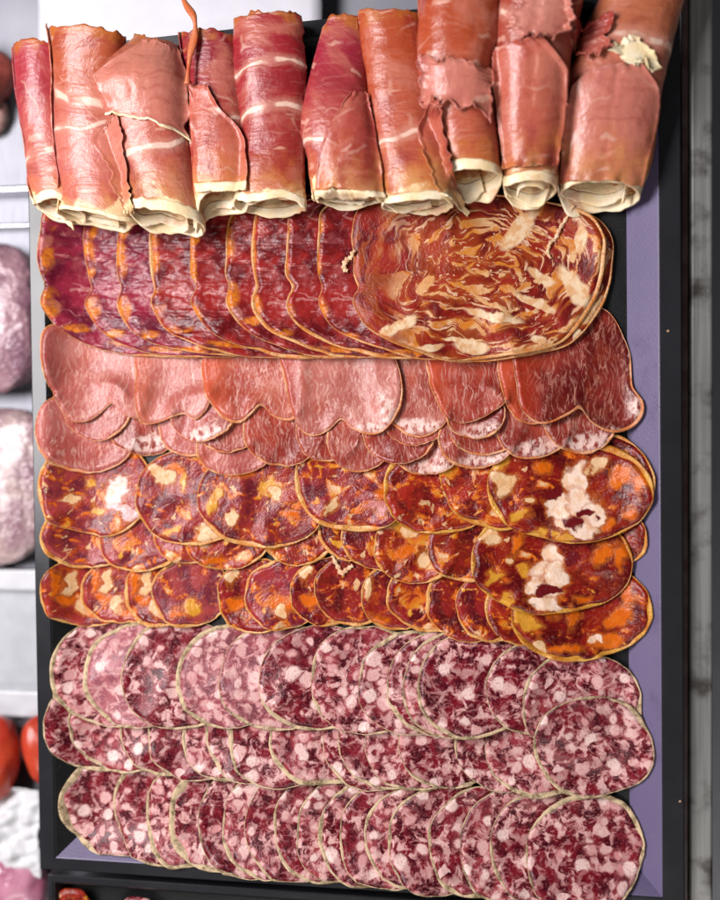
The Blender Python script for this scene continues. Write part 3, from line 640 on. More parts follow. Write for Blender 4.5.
loin([(425, 340), (430, 316), (470, 314), (508, 318), (514, 360), (508, 398), (492, 412), (478, 420), (462, 423), (446, 416), (434, 396), (426, 370)], 'loin slice with orange left edge and smooth rounded bottom, sixth in the upper loin row', gl1, L6)
L7 = loin_mat('loin_dark_edge', (.32, .04, .026), (.22, .02, .013), side=(-30, 24, ORED))
loin([(497, 345), (502, 316), (540, 314), (580, 320), (584, 370), (570, 410), (548, 422), (528, 424), (512, 414), (501, 390)], 'narrow red sliver of loin slice left of the big dark one', gl1, L7)
L8 = loin_mat('loin_crimson', (.20, .022, .016), (.11, .008, .007), vein=(.50, .22, .16), side=(-52, 24, (.34, .03, .012)), edgepale=[((60, 46), (8, 24), -28, PALE), ((38, 62), (22, 6), 0, (.66, .40, .34)), ((52, -20), (3, 26), 8, PALE)])
loin([(513, 350), (518, 318), (545, 308), (585, 304), (608, 310), (624, 334), (631, 362), (633, 386), (642, 402), (640, 418), (628, 430), (610, 433), (592, 424), (580, 409), (568, 415), (548, 424), (532, 420), (518, 400)], 'big dark crimson loin slice with white veins at the right end', gl1, L8, curl=2.2)

# ------------------------------------------------------------------ large cured sausage row
CU = cured_mat('cured_sausage'); CUW = cured_mat('cured_sausage_red', (.10, .004, .006), (.27, .015, .013)); SW = swirl_mat()
CCAS = rim_mat('sausage_casing', (.54, .19, .04), (.62, .34, .14), (.40, .09, .015), .35)
gs = 'large cured sausage slices under the ham rolls'
for i, L in enumerate([48, 85, 119, 152, 195, 229, 255, 289, 320, 355]):
    j = lambda a=1.5: random.uniform(-a, a)
    w = 1.0 if i == 9 else .8
    sh = [(8, 212), (1, 235), (0, 258), (1, 276), (5, 289), (1, 302), (5, 316), (18, 331), (38, 343), (66, 352), (100, 357 + i * .4), (150, 357), (190 * w, 350), (215 * w, 336), (240 * w, 300), (250 * w, 262), (246 * w, 232), (225 * w, 210), (170 * w, 200), (100, 196), (40, 200)]
    sh = [(L + a + j(), b + j(1.0)) for a, b in sh]
    if i == 9:
        o = lay('sausage_slice', [(a - (0 if a < 520 else -8) + j(), b + 2) for a, b in sh], SW, CCAS, 'casing', t=2.4, cw=(.9, 2.8), curl=2.2, wobble=1.6, stiff=20)
        tag(o, 'marbled sausage slice peeping out under the right edge of the swirled one', 'sausage slice', gs)
    if i == 9: l = 'whole marbled sausage slice with cream and orange swirls at the right end'
    elif i == 0: l = 'leftmost large sausage slice with orange fat on its outer edge'
    else: l = '%s large sausage slice from the left in the row under the ham rolls' % ORD[i]
    o = lay('sausage_slice', sh, SW if i == 9 else (CU if i < 3 else CUW), CCAS, 'casing', t=2.4, cw=(.9, 2.8), curl=3.0, wobble=.8, stiff=20)
    tag(o, l, 'sausage slice', gs)

# ------------------------------------------------------------------ bits of casing and crumbs
def strand(name, pts, r, mat, label, cat, lift=1.5):
    path = catmull(pts, 7, closed=False); vs = []; fs = []; n = len(path)
    ctr = []
    for i, (x, y) in enumerate(path):
        c = P(x, y, 16); a = int(c[1] - Y0); b = int(c[0] - X0); c[2] = H[a - 1:a + 2, b - 1:b + 2].max() + lift * (1 + .6 * math.sin(i * .5)); ctr.append(c)
    ctr = np.array(ctr); tg = np.gradient(ctr, axis=0)
    for i in range(n):
        sd = np.array([-tg[i][1], tg[i][0], 0]); sd /= np.linalg.norm(sd) + 1e-9; w = r * (.55 + .45 * math.sin(math.pi * (i + .5) / n)) * (1 + .35 * math.sin(i * 1.7))
        for a in range(8):
            q = a * math.pi / 4; v = ctr[i] + sd * math.cos(q) * w; v[2] += math.sin(q) * w * .45; vs.append(v)
    for i in range(n - 1):
        for a in range(8): fs.append((i * 8 + a, i * 8 + (a + 1) % 8, i * 8 + 8 + (a + 1) % 8, i * 8 + 8 + a))
    fs += [tuple(range(7, -1, -1)), tuple((n - 1) * 8 + a for a in range(8))]
    o = link(name, vs, fs, mat); origin(o, tuple(ctr[0])); return tag(o, label, cat)
TORN = rim_mat('torn_casing', (.62, .34, .18), (.70, .48, .30), (.50, .20, .08), .4)
strand('casing_strip', [(574, 204), (567, 216), (560, 227), (556, 236), (550, 242), (548, 251), (551, 257)], 1.9, TORN, 'thin curled strip of casing lying on the swirled marbled sausage slice', 'casing strip')
strand('casing_strip', [(357, 252), (352, 258), (347, 262), (345, 270), (349, 272)], 2.6, TORN, 'short cream scrap of casing at the left edge of the marbled slice', 'casing strip')
strand('casing_strip', [(331, 556), (336, 566), (340, 574), (346, 570), (352, 566)], 2.6, TORN, 'cream scrap of casing between the middle and lower chorizo rows', 'casing strip')
for (x, y, l) in ((668, 331, 'tiny pale crumb on the black right rim beside the dark crimson loin slice'), (680, 801, 'tiny pale crumb at the outer right rim beside the bottom salami rows')):
    c = P(x, y, Z_RIM); vs = []; fs = []
    for j_ in range(7):
        for a in range(10):
            ph = math.pi * j_ / 6; q = 2 * math.pi * a / 10; r_ = 1.2 * (1 + .3 * math.sin(3 * q + j_)); vs.append((c[0] + r_ * math.sin(ph) * math.cos(q), c[1] + r_ * math.sin(ph) * math.sin(q) * .8, c[2] + .7 + .7 * math.cos(ph)))
    for j_ in range(6):
        for a in range(10): fs.append((j_ * 10 + a, j_ * 10 + 10 + a, j_ * 10 + 10 + (a + 1) % 10, j_ * 10 + (a + 1) % 10))
    o = link('crumb', vs, fs, TORN); origin(o, tuple(c)); tag(o, l, 'crumb')

# ------------------------------------------------------------------ ham rolls
FAT = fat_mat()
def Hat(x, y):
    i = int(np.clip(y - Y0, 0, GH - 1)); j = int(np.clip(x - X0, 0, GW - 1)); return H[max(0, i - 6):i + 7, max(0, j - 6):j + 7].max()
TOPH = H.copy()                                                     # top of everything laid so far, rolls included
def ragged(rs, n, amp, knots):
    g = rs.normal(size=knots); q = np.linspace(0, knots - 1.0001, n); i = q.astype(int); f = q - i; f = f * f * (3 - 2 * f)
    return (g[i] * (1 - f) + g[np.minimum(i + 1, knots - 1)] * f) * amp
def ham_roll(st, label, mat, phi0=100, turns=1.4, flat=.52, skew=0.0, rag=2.5, zoff=0.0, seed=1, rim=.10, endwave=3.2, topwave=2.5, inner=.55, opening=7.0, lift=6.0, hang=0.0):
    st = np.array(st, float); rs = np.random.RandomState(seed)
    sp = catmull(st, 16, closed=False); n = len(sp)
    L0 = np.array([P(a[0], a[1], 38 + zoff) for a in sp]); R0 = np.array([P(a[2], a[3], 38 + zoff) for a in sp])
    mid = (L0 + R0) / 2; wid = np.linalg.norm((R0 - L0)[:, :2], axis=1) * 1.04
    sidev = (R0 - L0); sidev[:, 2] = 0; sidev /= np.linalg.norm(sidev, axis=1)[:, None]
    zb1 = max(Hat(mid[-1][0], mid[-1][1]), Hat(mid[-8][0], mid[-8][1])) + 1 + lift; zb0 = Z_RIM + 1
    hh = wid * flat; tt = np.linspace(0, 1, n)
    zax = zb0 * (1 - tt) + zb1 * tt + hh / 2 + zoff
    length = np.r_[0, np.cumsum(np.linalg.norm(np.diff(mid, axis=0), axis=1))]; Ltot = length[-1]
    axis = np.gradient(mid, axis=0); axis[:, 2] = 0; axis /= np.linalg.norm(axis, axis=1)[:, None]
    NV = 170; NU = 90; v = np.linspace(0, 1, NV)
    def fld(nu, nv, amp):
        g = rs.normal(size=(nu, nv)) * amp
        ui = np.linspace(0, nu - 1.001, NU + 1); vi = np.linspace(0, nv - 1.001, NV)
        i = ui.astype(int); j = vi.astype(int); fu = (ui - i)[:, None]; fv = (vi - j)[None]; fu = fu * fu * (3 - 2 * fu); fv = fv * fv * (3 - 2 * fv)
        return (g[i][:, j] * (1 - fu) * (1 - fv) + g[i + 1][:, j] * fu * (1 - fv) + g[i][:, j + 1] * (1 - fu) * fv + g[i + 1][:, j + 1] * fu * fv)
    crumple = fld(7, 12, .028) + fld(24, 22, .007)
    phishift = ragged(rs, NU + 1, rag, 40) + ragged(rs, NU + 1, rag * 1.6, 9)
    bot = ragged(rs, NV, endwave * 1.2, 13) + ragged(rs, NV, .7, 50); top = ragged(rs, NV, topwave * .4, 60) + ragged(rs, NV, topwave * 1.1, 12)
    V = np.zeros((NU + 1, NV, 3)); UV = np.zeros((NU + 1, NV, 2)); tv = v * turns
    base_rho = np.where(tv < 1, 1 - .075 * tv, .925 - (tv - 1) * (.925 - inner) / max(turns - 1, .01))
    for iu in range(NU + 1):
        u = iu / NU
        ph = np.radians(phi0 + skew * (u - .5) + phishift[iu] * (1 - v) ** 3 + 360 * tv)
        rho = base_rho + crumple[iu]
        cp, sn = np.cos(ph), np.sin(ph)
        # the upper layer of the open end stops short of the lower one, so one looks into the roll
        cutb = bot - opening * sn * rho + hang * np.clip(-cp, 0, 1) ** 3
        s = u * Ltot + cutb * np.clip((u - .55) / .45, 0, 1) ** 1.5 + top * max(0, (.2 - u) / .2)
        sc = np.clip(s, 0, Ltot); k = sc / Ltot * (n - 1); i = np.minimum(k.astype(int), n - 2); f = (k - i)[:, None]
        lerp = lambda A: A[i] * (1 - f) + A[i + 1] * f
        c = lerp(mid) + lerp(axis) * (s - sc)[:, None]; c[:, 2] = np.interp(sc / Ltot, tt, zax)
        w = np.interp(sc / Ltot, tt, wid) / 2; h_ = np.interp(sc / Ltot, tt, hh) / 2
        V[iu] = c + lerp(sidev) * (np.sign(cp) * abs(cp) ** .85 * w * rho)[:, None]
        V[iu][:, 2] += sn * h_ * rho
        UV[iu, :, 0] = (tv * 2 * math.pi * w) / 100; UV[iu, :, 1] = s / Ltot * mat['len'] / 100
    cut = int(round(NU * (1 - rim * .72)))
    root = bpy.data.objects.new('ham_roll', None); C.objects.link(root); b0 = mid[n // 2].copy(); b0[2] = zb0; root.location = (b0 * PX).tolist(); root.empty_display_size = .01
    root['base'] = [float(x) for x in b0]
    def part(a, b, name, m, th):
        vs = V[a:b + 1].reshape(-1, 3); uv = UV[a:b + 1].reshape(-1, 2); fs = []
        for iu in range(b - a):
            for iv in range(NV - 1):
                q = iu * NV + iv; fs.append((q, q + 1, q + NV + 1, q + NV))
        o = link(name, vs, fs, m, None, uv=uv); origin(o, b0); o.location = (0, 0, 0); o.parent = root
        md = o.modifiers.new('thickness', 'SOLIDIFY'); md.thickness = th * PX; md.offset = 0
    part(0, cut, 'rolled_slice', mat, 1.4); part(cut, NU, 'fat_rim', FAT, 2.0)
    w3 = V.reshape(-1, 3); jj = np.clip(np.round(w3[:, 0] - X0).astype(int), 1, GW - 2); ii = np.clip(np.round(w3[:, 1] - Y0).astype(int), 1, GH - 2)
    for a in (-1, 0, 1):
        for b in (-1, 0, 1): np.maximum.at(TOPH, (ii + a, jj + b), w3[:, 2])
    return tag(root, label, 'ham roll', 'rolled ham slices along the top of the tray')

def flap(root, st, mat, seed, rag=1.6, edge=None, up=1.6, curl=2.0, name='flap', rowfat=0.0):
    """a torn sheet of ham lying on a roll: st = stations (left x, left y, right x, right y) seen from above"""
    rs = np.random.RandomState(seed); sp = catmull(np.array(st, float), 14, closed=False); n = len(sp); m = 46
    b0 = np.array(root['base'])
    RG = lambda q: ragged(rs, q, rag * .45, 30) + ragged(rs, q, rag * .9, 8)
    lr, rr, er, tr = RG(n), RG(n), RG(m), RG(m)
    XY = np.zeros((n, m, 2)); UV = np.zeros((n, m, 2))
    for i in range(n):
        a = P(sp[i][0] + lr[i], sp[i][1], 58)[:2]; b = P(sp[i][2] + rr[i], sp[i][3], 58)[:2]
        f = np.linspace(0, 1, m)[:, None]; XY[i] = a * (1 - f) + b * f
        XY[i][:, 1] -= er * max(0, (i / (n - 1) - .8) / .2) + tr * max(0, (.2 - i / (n - 1)) / .2)
        UV[i, :, 0] = (XY[i][:, 0] + 400) / 100; UV[i, :, 1] = (475 - XY[i][:, 1]) / 100
    T = blur(np.maximum(TOPH, 0), np.ones_like(TOPH), 2); T = np.maximum(T, TOPH - 1.0)
    jj = np.clip(XY[..., 0] - X0, 0, GW - 2); ii = np.clip(XY[..., 1] - Y0, 0, GH - 2); j = jj.astype(int); i_ = ii.astype(int); fu = jj - j; fv = ii - i_
    Z = T[i_, j] * (1 - fu) * (1 - fv) + T[i_, j + 1] * fu * (1 - fv) + T[i_ + 1, j] * (1 - fu) * fv + T[i_ + 1, j + 1] * fu * fv
    for _ in range(10):
        Zp = np.pad(Z, 1, mode='edge'); Z = np.maximum(Z, .25 * (Zp[:-2, 1:-1] + Zp[2:, 1:-1] + Zp[1:-1, :-2] + Zp[1:-1, 2:]))
    u = np.linspace(0, 1, n)[:, None]; v = np.linspace(0, 1, m)[None]
    e = np.minimum(np.minimum(u, 1 - u) * n / 9, np.minimum(v, 1 - v) * m / 9).clip(0, 1)
    cf = ragged(rs, n, 1, 9)[:, None] + ragged(rs, m, 1, 9)[None]
    Z = Z + up + (1 - e) ** 2 * curl * np.clip(.7 + .6 * cf, 0, 2)
    vs = np.dstack([XY, Z[..., None]]).reshape(-1, 3) if False else np.concatenate([XY, Z[..., None]], axis=2).reshape(-1, 3)
    def quads(r0, r1):
        return [(r * m + c, (r + 1) * m + c, (r + 1) * m + c + 1, r * m + c + 1) for r in range(r0, r1) for c in range(m - 1)]
    cut = n - 1 - int(rowfat * n)
    for nm_, r0, r1, mt in ((name, 0, cut, mat), ('fat_edge', cut, n - 1, FAT)):
        if r1 <= r0: continue
        used = vs[r0 * m:(r1 + 1) * m]; o = link(nm_, used, [tuple(x - r0 * m for x in q) for q in quads(r0, r1)], mt, None, uv=(UV.reshape(-1, 2) * (1, .7))[r0 * m:(r1 + 1) * m])
        origin(o, b0); o.location = (0, 0, 0); o.parent = root
        md = o.modifiers.new('thickness', 'SOLIDIFY'); md.thickness = (.9 if nm_ == name else 1.7) * PX; md.offset = 0
    w3 = vs; jj = np.clip(np.round(w3[:, 0] - X0).astype(int), 0, GW - 1); ii = np.clip(np.round(w3[:, 1] - Y0).astype(int), 0, GH - 1)
    np.maximum.at(TOPH, (ii, jj), w3[:, 2])

CRIMSON = dict(a=(.20, .006, .018), b=(.36, .05, .035), c=(.48, .13, .035)); ROSE = dict(a=(.33, .03, .045), b=(.44, .11, .08), c=(.50, .15, .05))
ORANGE = dict(a=(.36, .06, .02), b=(.40, .08, .042), c=(.50, .17, .03))
rolls = [
 ([(14, 47, 60, 44), (17, 95, 62, 92), (25, 145, 66, 140), (29, 180, 74, 178), (37, 206, 84, 214)], 'narrow pink ham roll at the left end of the top row', ham_mat('ham_rose', 170, .50, .12, **ROSE), dict(phi0=165, skew=-30, rim=.12, seed=3, zoff=-4, opening=9)),
 ([(54, 33, 128, 42), (56, 80, 120, 88), (57, 130, 126, 138), (61, 180, 132, 184), (63, 212, 138, 226)], 'ham roll with torn ragged left edge, second from the left', ham_mat('ham_torn', 190, .46, -.10, a=(.36, .075, .03), b=(.42, .10, .085), c=(.48, .13, .05), sw=4, seam2=(.27, .22, 1.6)), dict(phi0=165, skew=8, rag=5, rim=.06, seed=5, endwave=3, opening=5)),
 ([(136, 40, 180, 46), (104, 84, 187, 88), (114, 126, 191, 130), (127, 172, 198, 174), (135, 216, 208, 230)], 'broad ham roll with pointed folded top and diagonal fat line, third from the left', ham_mat('ham_pale', 195, .42, .28, a=(.36, .10, .06), b=(.40, .09, .06), c=(.48, .18, .055), sw=3.5), dict(phi0=200, skew=-20, rim=.085, seed=8, flat=.58, opening=9)),
 ([(182, 34, 236, 38), (188, 80, 240, 76), (191, 130, 246, 126), (195, 172, 250, 166), (198, 206, 251, 200)], 'narrow crimson ham roll with a hanging fat corner, fourth from the left', ham_mat('ham_crimson', 175, .30, .3, sw=1.6, **CRIMSON), dict(phi0=175, skew=20, rim=.08, seed=11, zoff=2, opening=8, hang=26)),
 ([(236, 24, 303, 20), (238, 70, 309, 66), (242, 120, 307, 118), (240, 170, 307, 168), (238, 212, 310, 208)], 'dark red ham roll with two short cream fat lines, fifth from the left', ham_mat('ham_dark', 195, .47, .18, a=(.27, .014, .022), b=(.28, .025, .022), c=(.46, .13, .03), sw=2.4, seam2=(.27, .12, 2.0)), dict(phi0=20, skew=10, rim=.085, seed=14, opening=8)),
 ([(322, 26, 362, 22), (312, 70, 366, 70), (302, 128, 374, 124), (311, 166, 381, 164), (318, 203, 385, 204)], 'ham roll with narrow top and a short white fat line, sixth from the left', ham_mat('ham_wine', 185, .58, .05, a=(.29, .02, .04), b=(.36, .06, .045), c=(.48, .13, .04), sw=2.6), dict(phi0=185, skew=-20, rim=.05, seed=17, opening=5)),
 ([(358, 15, 422, 18), (365, 70, 428, 68), (371, 120, 434, 116), (380, 166, 447, 160), (386, 211, 454, 209)], 'long straight ham roll with a white fat line across, seventh from the left', ham_mat('ham_long', 200, .50, .16, sw=2.6, **ORANGE), dict(phi0=170, skew=-10, rim=.08, seed=19, opening=4)),
 ([(423, -8, 501, 4), (420, 55, 498, 58), (424, 104, 494, 108), (440, 150, 498, 148), (447, 186, 502, 180)], 'ham roll with a loose torn flap and a wide open end, eighth from the left', ham_mat('ham_open', 200, .36, .10, sw=2.2, **ORANGE), dict(phi0=200, skew=30, rag=3, rim=.13, seed=23, flat=.74, turns=1.2, opening=14, inner=.8)),
 ([(500, -8, 584, -6), (493, 55, 574, 50), (495, 100, 568, 96), (501, 150, 560, 146), (504, 194, 555, 192)], 'tapering ham roll with a crumpled top and spiral end, ninth from the left', ham_mat('ham_taper', 205, .26, -.1, a=(.30, .05, .03), b=(.42, .115, .065), c=(.46, .15, .05), sw=2), dict(phi0=190, skew=20, rim=.09, seed=27, flat=.74, turns=1.9, inner=.45, opening=13)),
 ([(606, -22, 692, -22), (586, 30, 674, 35), (563, 100, 662, 90), (562, 142, 655, 140), (558, 192, 641, 194)], 'widest ham roll, leaning to the right at the right end of the row', ham_mat('ham_wide', 220, .40, -.12, a=(.40, .12, .055), b=(.45, .12, .08), c=(.50, .18, .04), sw=3), dict(phi0=195, skew=-10, rim=.10, seed=31, flat=.5, turns=1.5, opening=9)),
]
R_ = [ham_roll(st, lab, m, **kw) for st, lab, m, kw in rolls]
FP = ham_mat('ham_flap_pale', 178, 2.0, 0, a=(.50, .20, .15), b=(.48, .15, .11), c=(.50, .17, .055), sw=.5)
FM = ham_mat('ham_flap', 178, 2.0, 0, a=(.40, .09, .07), b=(.42, .095, .06), c=(.50, .16, .035), sw=.5)
FD = ham_mat('ham_flap_dark', 178, 2.0, 0, a=(.30, .04, .03), b=(.36, .06, .045), c=(.48, .14, .035), sw=.5)
flap(R_[1], [(104, 124, 122, 120), (94, 140, 126, 138), (104, 162, 130, 164), (115, 188, 132, 190), (126, 210, 138, 214)], FP, 41, rag=2.2)
flap(R_[2], [(146, 40, 176, 46), (120, 64, 184, 66), (102, 84, 187, 88), (112, 104, 189, 116), (113, 116, 190, 138)], FP, 42, rag=1.6, rowfat=.06)
flap(R_[3], [(189, 84, 208, 86), (189, 104, 222, 110), (191, 124, 240, 130), (194, 160, 249, 160), (197, 196, 250, 192)], FM, 43, rag=.8, rowfat=.09)
flap(R_[5], [(352, 94, 367, 94), (334, 124, 374, 122), (320, 158, 381, 160), (318, 198, 385, 200)], FD, 44, rag=1.0, rowfat=.07)
flap(R_[7], [(421, 64, 494, 76), (421, 84, 492, 92), (420, 110, 488, 118)], FP, 45, rag=3.2, curl=4)
flap(R_[7], [(432, 106, 446, 110), (420, 130, 444, 130), (426, 160, 450, 158), (438, 186, 458, 188), (446, 198, 464, 204)], FM, 46, rag=2.2, curl=3, rowfat=.12)
flap(R_[8], [(496, 52, 540, 48), (493, 66, 564, 72), (495, 100, 568, 98), (500, 140, 561, 138), (503, 168, 557, 166)], FM, 47, rag=.7, curl=2.5)
flap(R_[8], [(520, 2, 560, 0), (512, 18, 572, 14), (510, 34, 566, 36), (524, 46, 552, 50)], FP, 48, rag=3.5, curl=7)
flap(R_[9], [(592, 70, 640, 64), (574, 84, 658, 86), (565, 110, 661, 108), (562, 140, 655, 138), (560, 178, 647, 180)], FP, 49, rag=.7, curl=2.5)
flap(R_[9], [(612, 46, 636, 38), (614, 56, 652, 54), (630, 66, 660, 72)], FAT, 50, rag=3.0, curl=3, name='fat_tear')
flap(R_[9], [(572, 22, 612, 12), (574, 40, 612, 34), (578, 56, 608, 52)], FD, 51, rag=2.5, curl=4)

# ------------------------------------------------------------------ thin strip of ham hanging over the fourth roll
sv = []; sf = []
path = catmull([(176, -14, 50), (186, 4, 58), (194, 18, 62), (195, 34, 62), (190, 56, 64), (187, 84, 66)], 8, closed=False)
for i, (x, y, z) in enumerate(path):
    w = 3.2 - 1.2 * math.sin(i * .4); c = P(x, y, z)
    for a in range(8):
        q = a * math.pi / 4; sv.append((c[0] + math.cos(q) * w, c[1], c[2] + math.sin(q) * 1.3))
for i in range(len(path) - 1):
    for a in range(8): sf.append((i * 8 + a, i * 8 + (a + 1) % 8, i * 8 + 8 + (a + 1) % 8, i * 8 + 8 + a))
n = len(path) - 1; sf += [tuple(range(7, -1, -1)), tuple(n * 8 + a for a in range(8))]
o = link('ham_strip', sv, sf, plain('ham_strip', (.46, .06, .02), .3, col2=(.50, .14, .05))); origin(o, sv[0])
tag(o, 'thin orange red strip of ham hanging over the fourth ham roll', 'ham strip')

# ------------------------------------------------------------------ surroundings
steel = NT('brushed_steel')
_p = steel.obj3(); _n = steel.noise(steel.vec('MULTIPLY', _p, (.6, .02, .6)), 1.0, 4, dim='3D'); _m = steel.noise(_p, .02, 3, dim='3D')
M_STEEL = steel.fin(steel.mix(_m, (.20, .20, .23), (.28, .28, .31)), steel.math('ADD', .42, steel.math('MULTIPLY', _n, .2)), steel.bump(_n, .5, .3), metal=.6)
ZC = -140.0
v = []; f = []; box(v, f, (-900, -900, ZC - 30), (392, 900, ZC))
o = link('counter', v, f, M_STEEL, smooth=False); struct(o, 'brushed steel display counter under the tray')

v = []; f = []; c0 = inset(q0, 14, 14, 14, 14)
for z in (ZC, -8.5): v += [(p[0], p[1], z) for p in c0]
f = [(0, 1, 2, 3), (7, 6, 5, 4)] + [(i + 4, (i + 1) % 4 + 4, (i + 1) % 4, i) for i in range(4)]
o = link('plinth', v, f, M_SLATE, smooth=False); struct(o, 'dark plinth carrying the tray')
# metal counter edge at the right
a = P(690, 450, 10)[0]; b = P(713, 450, 10)[0]
wb = NT('worn_metal'); _p = wb.obj3(); _n = wb.noise(wb.vec('MULTIPLY', _p, (.7, .02, 1)), .3, 4, .55, dim='3D'); _m = wb.noise(_p, .03, 4, dim='3D')
_e = wb.step(wb.noise(wb.vec('MULTIPLY', _p, (1, .25, 1)), .5, 4, dim='3D'), .62, .72)
col = wb.mix(wb.step(_n, .3, .7), (.24, .24, .232), (.34, .34, .33)); col = wb.mix(wb.step(_m, .5, .75), col, (.07, .06, .055)); col = wb.mix(wb.math('MULTIPLY', _e, .6), col, (.28, .27, .25))
M_WORN = wb.fin(col, .34, wb.bump(_n, .5, .25), spec=.5, metal=.45)
v = []; f = []; box(v, f, (a, -900, ZC - 40), (b, 900, 10))
o = link('counter_edge', v, f, M_WORN, smooth=False); bevel(o, 3); origin(o, ((a + b) / 2, 0, ZC)); tag(o, 'worn grey metal edge bar along the right side of the tray', 'edge bar')
a2 = P(681.5, 450, 4)[0]
v = []; f = []; box(v, f, (a2, -900, ZC), (a - .5, 900, 4))
o = link('reddish_strip', v, f, plain('dark_red_strip', (.085, .06, .055), .35, col2=(.06, .03, .028)), smooth=False); bevel(o, 1.5); origin(o, (a2, 0, ZC)); tag(o, 'dark reddish strip between tray and grey metal bar', 'strip')  # plain dark reddish strip filling the space beside the tray
# tiled floor far below
tl = NT('teal_tiles'); _p = tl.obj3(); _x, _y, _z = tl.sep(_p)
br = tl.n('ShaderNodeTexBrick'); br.offset = 0.0; tl.put(br.inputs['Vector'], _p); br.inputs['Scale'].default_value = 1.0
br.inputs['Brick Width'].default_value = 150; br.inputs['Row Height'].default_value = 145; br.inputs['Mortar Size'].default_value = 3
br.inputs['Color1'].default_value = (.16, .30, .29, 1); br.inputs['Color2'].default_value = (.14, .26, .26, 1); br.inputs['Mortar'].default_value = (.006, .01, .01, 1)
M_TILE = tl.fin(br.outputs[0], .3)
v = [(-4000, -4000, -400), (4000, -4000, -400), (4000, 4000, -400), (-4000, 4000, -400)]
o = link('floor', v, [(0, 1, 2, 3)], M_TILE, smooth=False); struct(o, 'teal tiled floor beyond the counter')

def lump(name, x, y, z, rx, ry, rz, mat, seed=0, amp=.12, rot=0, parent=None, power=1.0, nu=40, nv=26, fine=.02):
    rs = np.random.RandomState(seed); vs = []; fs = []; c = P(x, y, z)
    ks = [(rs.normal(size=3) * 2.2, rs.uniform(0, 6), 1.0) for _ in range(6)] + [(rs.normal(size=3) * 7, rs.uniform(0, 6), fine / max(amp, .001)) for _ in range(8)]
    for j in range(nv + 1):
        ph = math.pi * j / nv
        for i in range(nu):
            th = 2 * math.pi * i / nu
            d = np.array([math.sin(ph) * math.cos(th), math.sin(ph) * math.sin(th), math.cos(ph)])
            r = 1 + amp * sum(a * math.sin(k @ d + o) for k, o, a in ks) * .4
            e = np.sign(d) * abs(d) ** power
            q = e * r * (rx, ry, rz)
            cr, sr = math.cos(math.radians(rot)), math.sin(math.radians(rot))
            vs.append((c[0] + q[0] * cr - q[1] * sr, c[1] + q[0] * sr + q[1] * cr, c[2] + q[2]))
    for j in range(nv):
        for i in range(nu): fs.append((j * nu + i, (j + 1) * nu + i, (j + 1) * nu + (i + 1) % nu, j * nu + (i + 1) % nu))
    o = link(name, vs, fs, mat, parent); origin(o, (c[0], c[1], c[2] - rz)); return o

PACK = plain('wrapped_meat', (.34, .19, .22), .22, sc=.03, col2=(.20, .09, .13), bump=1.0, bd=9, bs=.06, coat=.4)
PACK2 = plain('wrapped_pork', (.42, .30, .29), .22, sc=.03, col2=(.27, .15, .18), bump=1.0, bd=9, bs=.06, coat=.4)
o = lump('meat_pack', -20, 318, ZC + 26, 82, 86, 24, PACK, 4, .10, power=.75); tag(o, 'pinkish mauve shrink wrapped meat pack beside the tray, upper of two', 'meat pack', 'wrapped meat packs left of the tray')
o = lump('meat_pack', -22, 484, ZC + 26, 82, 92, 24, PACK2, 9, .12, power=.75); tag(o, 'pale pink shrink wrapped meat pack beside the tray, lower of two', 'meat pack', 'wrapped meat packs left of the tray')
o = lump('ham_chunk', -22, 78, ZC + 20, 42, 46, 26, plain('cured_chunk', (.36, .08, .06), .3, col2=(.24, .05, .04), sc=.06), 12, .15); tag(o, 'brownish red chunk of cured meat at the upper left corner', 'meat chunk')
o = lump('sausage_end', -18, 116, ZC + 12, 34, 24, 18, plain('netted_sausage', (.52, .34, .30), .4, col2=(.30, .14, .12), sc=.12), 14, .12); tag(o, 'pale mottled sausage end below the brownish red chunk', 'sausage')
# steel rails and shelf
def bar(name, x0, y0, x1, y1, z0, z1, mat, label, cat, bv=3):
    A = P(x0, y1, z1); B = P(x1, y0, z1); v = []; f = []; box(v, f, (A[0], A[1], z0), (B[0], B[1], z1))
    o = link(name, v, f, mat, smooth=False); bevel(o, bv); origin(o, ((A[0] + B[0]) / 2, (A[1] + B[1]) / 2, z0)); return tag(o, label, cat)
CHROME = plain('polished_steel', (.72, .72, .76), .14, .1, metal=1.0, bump=.1)
bar('steel_rail', -260, 184, 34, 204, ZC, ZC + 22, CHROME, 'polished steel rail just above the pair of wrapped meat packs', 'rail', 8)
bar('steel_rail', -260, 222, 34, 238, ZC, ZC + 14, CHROME, 'lower and thinner polished steel rail touching the upper wrapped meat pack', 'rail', 6)
WHITE = plain('white_enamel', (.52, .52, .55), .3, .06)
bar('shelf_edge', -260, 570, 44, 584, ZC, ZC + 20, WHITE, 'white shelf edge below the lower wrapped meat pack', 'shelf edge', 3)
bar('divider_plate', -260, 586, 46, 690, ZC, ZC + 8, plain('grey_panel', (.42, .43, .46), .3, .1), 'smooth grey divider plate left of the tray', 'divider', 2)
bar('price_rail', -260, 692, 46, 704, ZC, ZC + 18, WHITE, 'white rail right above the orange red sausages', 'rail', 3)
RSA = plain('red_sausage', (.50, .055, .022), .28, col2=(.40, .03, .015), sc=.03, bump=.3)
o = lump('red_sausage', -8, 762, ZC + 30, 33, 54, 28, RSA, 21, .05, rot=-8); tag(o, 'bulging orange red sausage at the left picture edge', 'sausage', 'orange red sausages left of the tray')
o = lump('red_sausage', 40, 748, ZC + 22, 20, 40, 20, RSA, 22, .05, rot=6); tag(o, 'smaller orange red sausage half hidden by the tray rim', 'sausage', 'orange red sausages left of the tray')
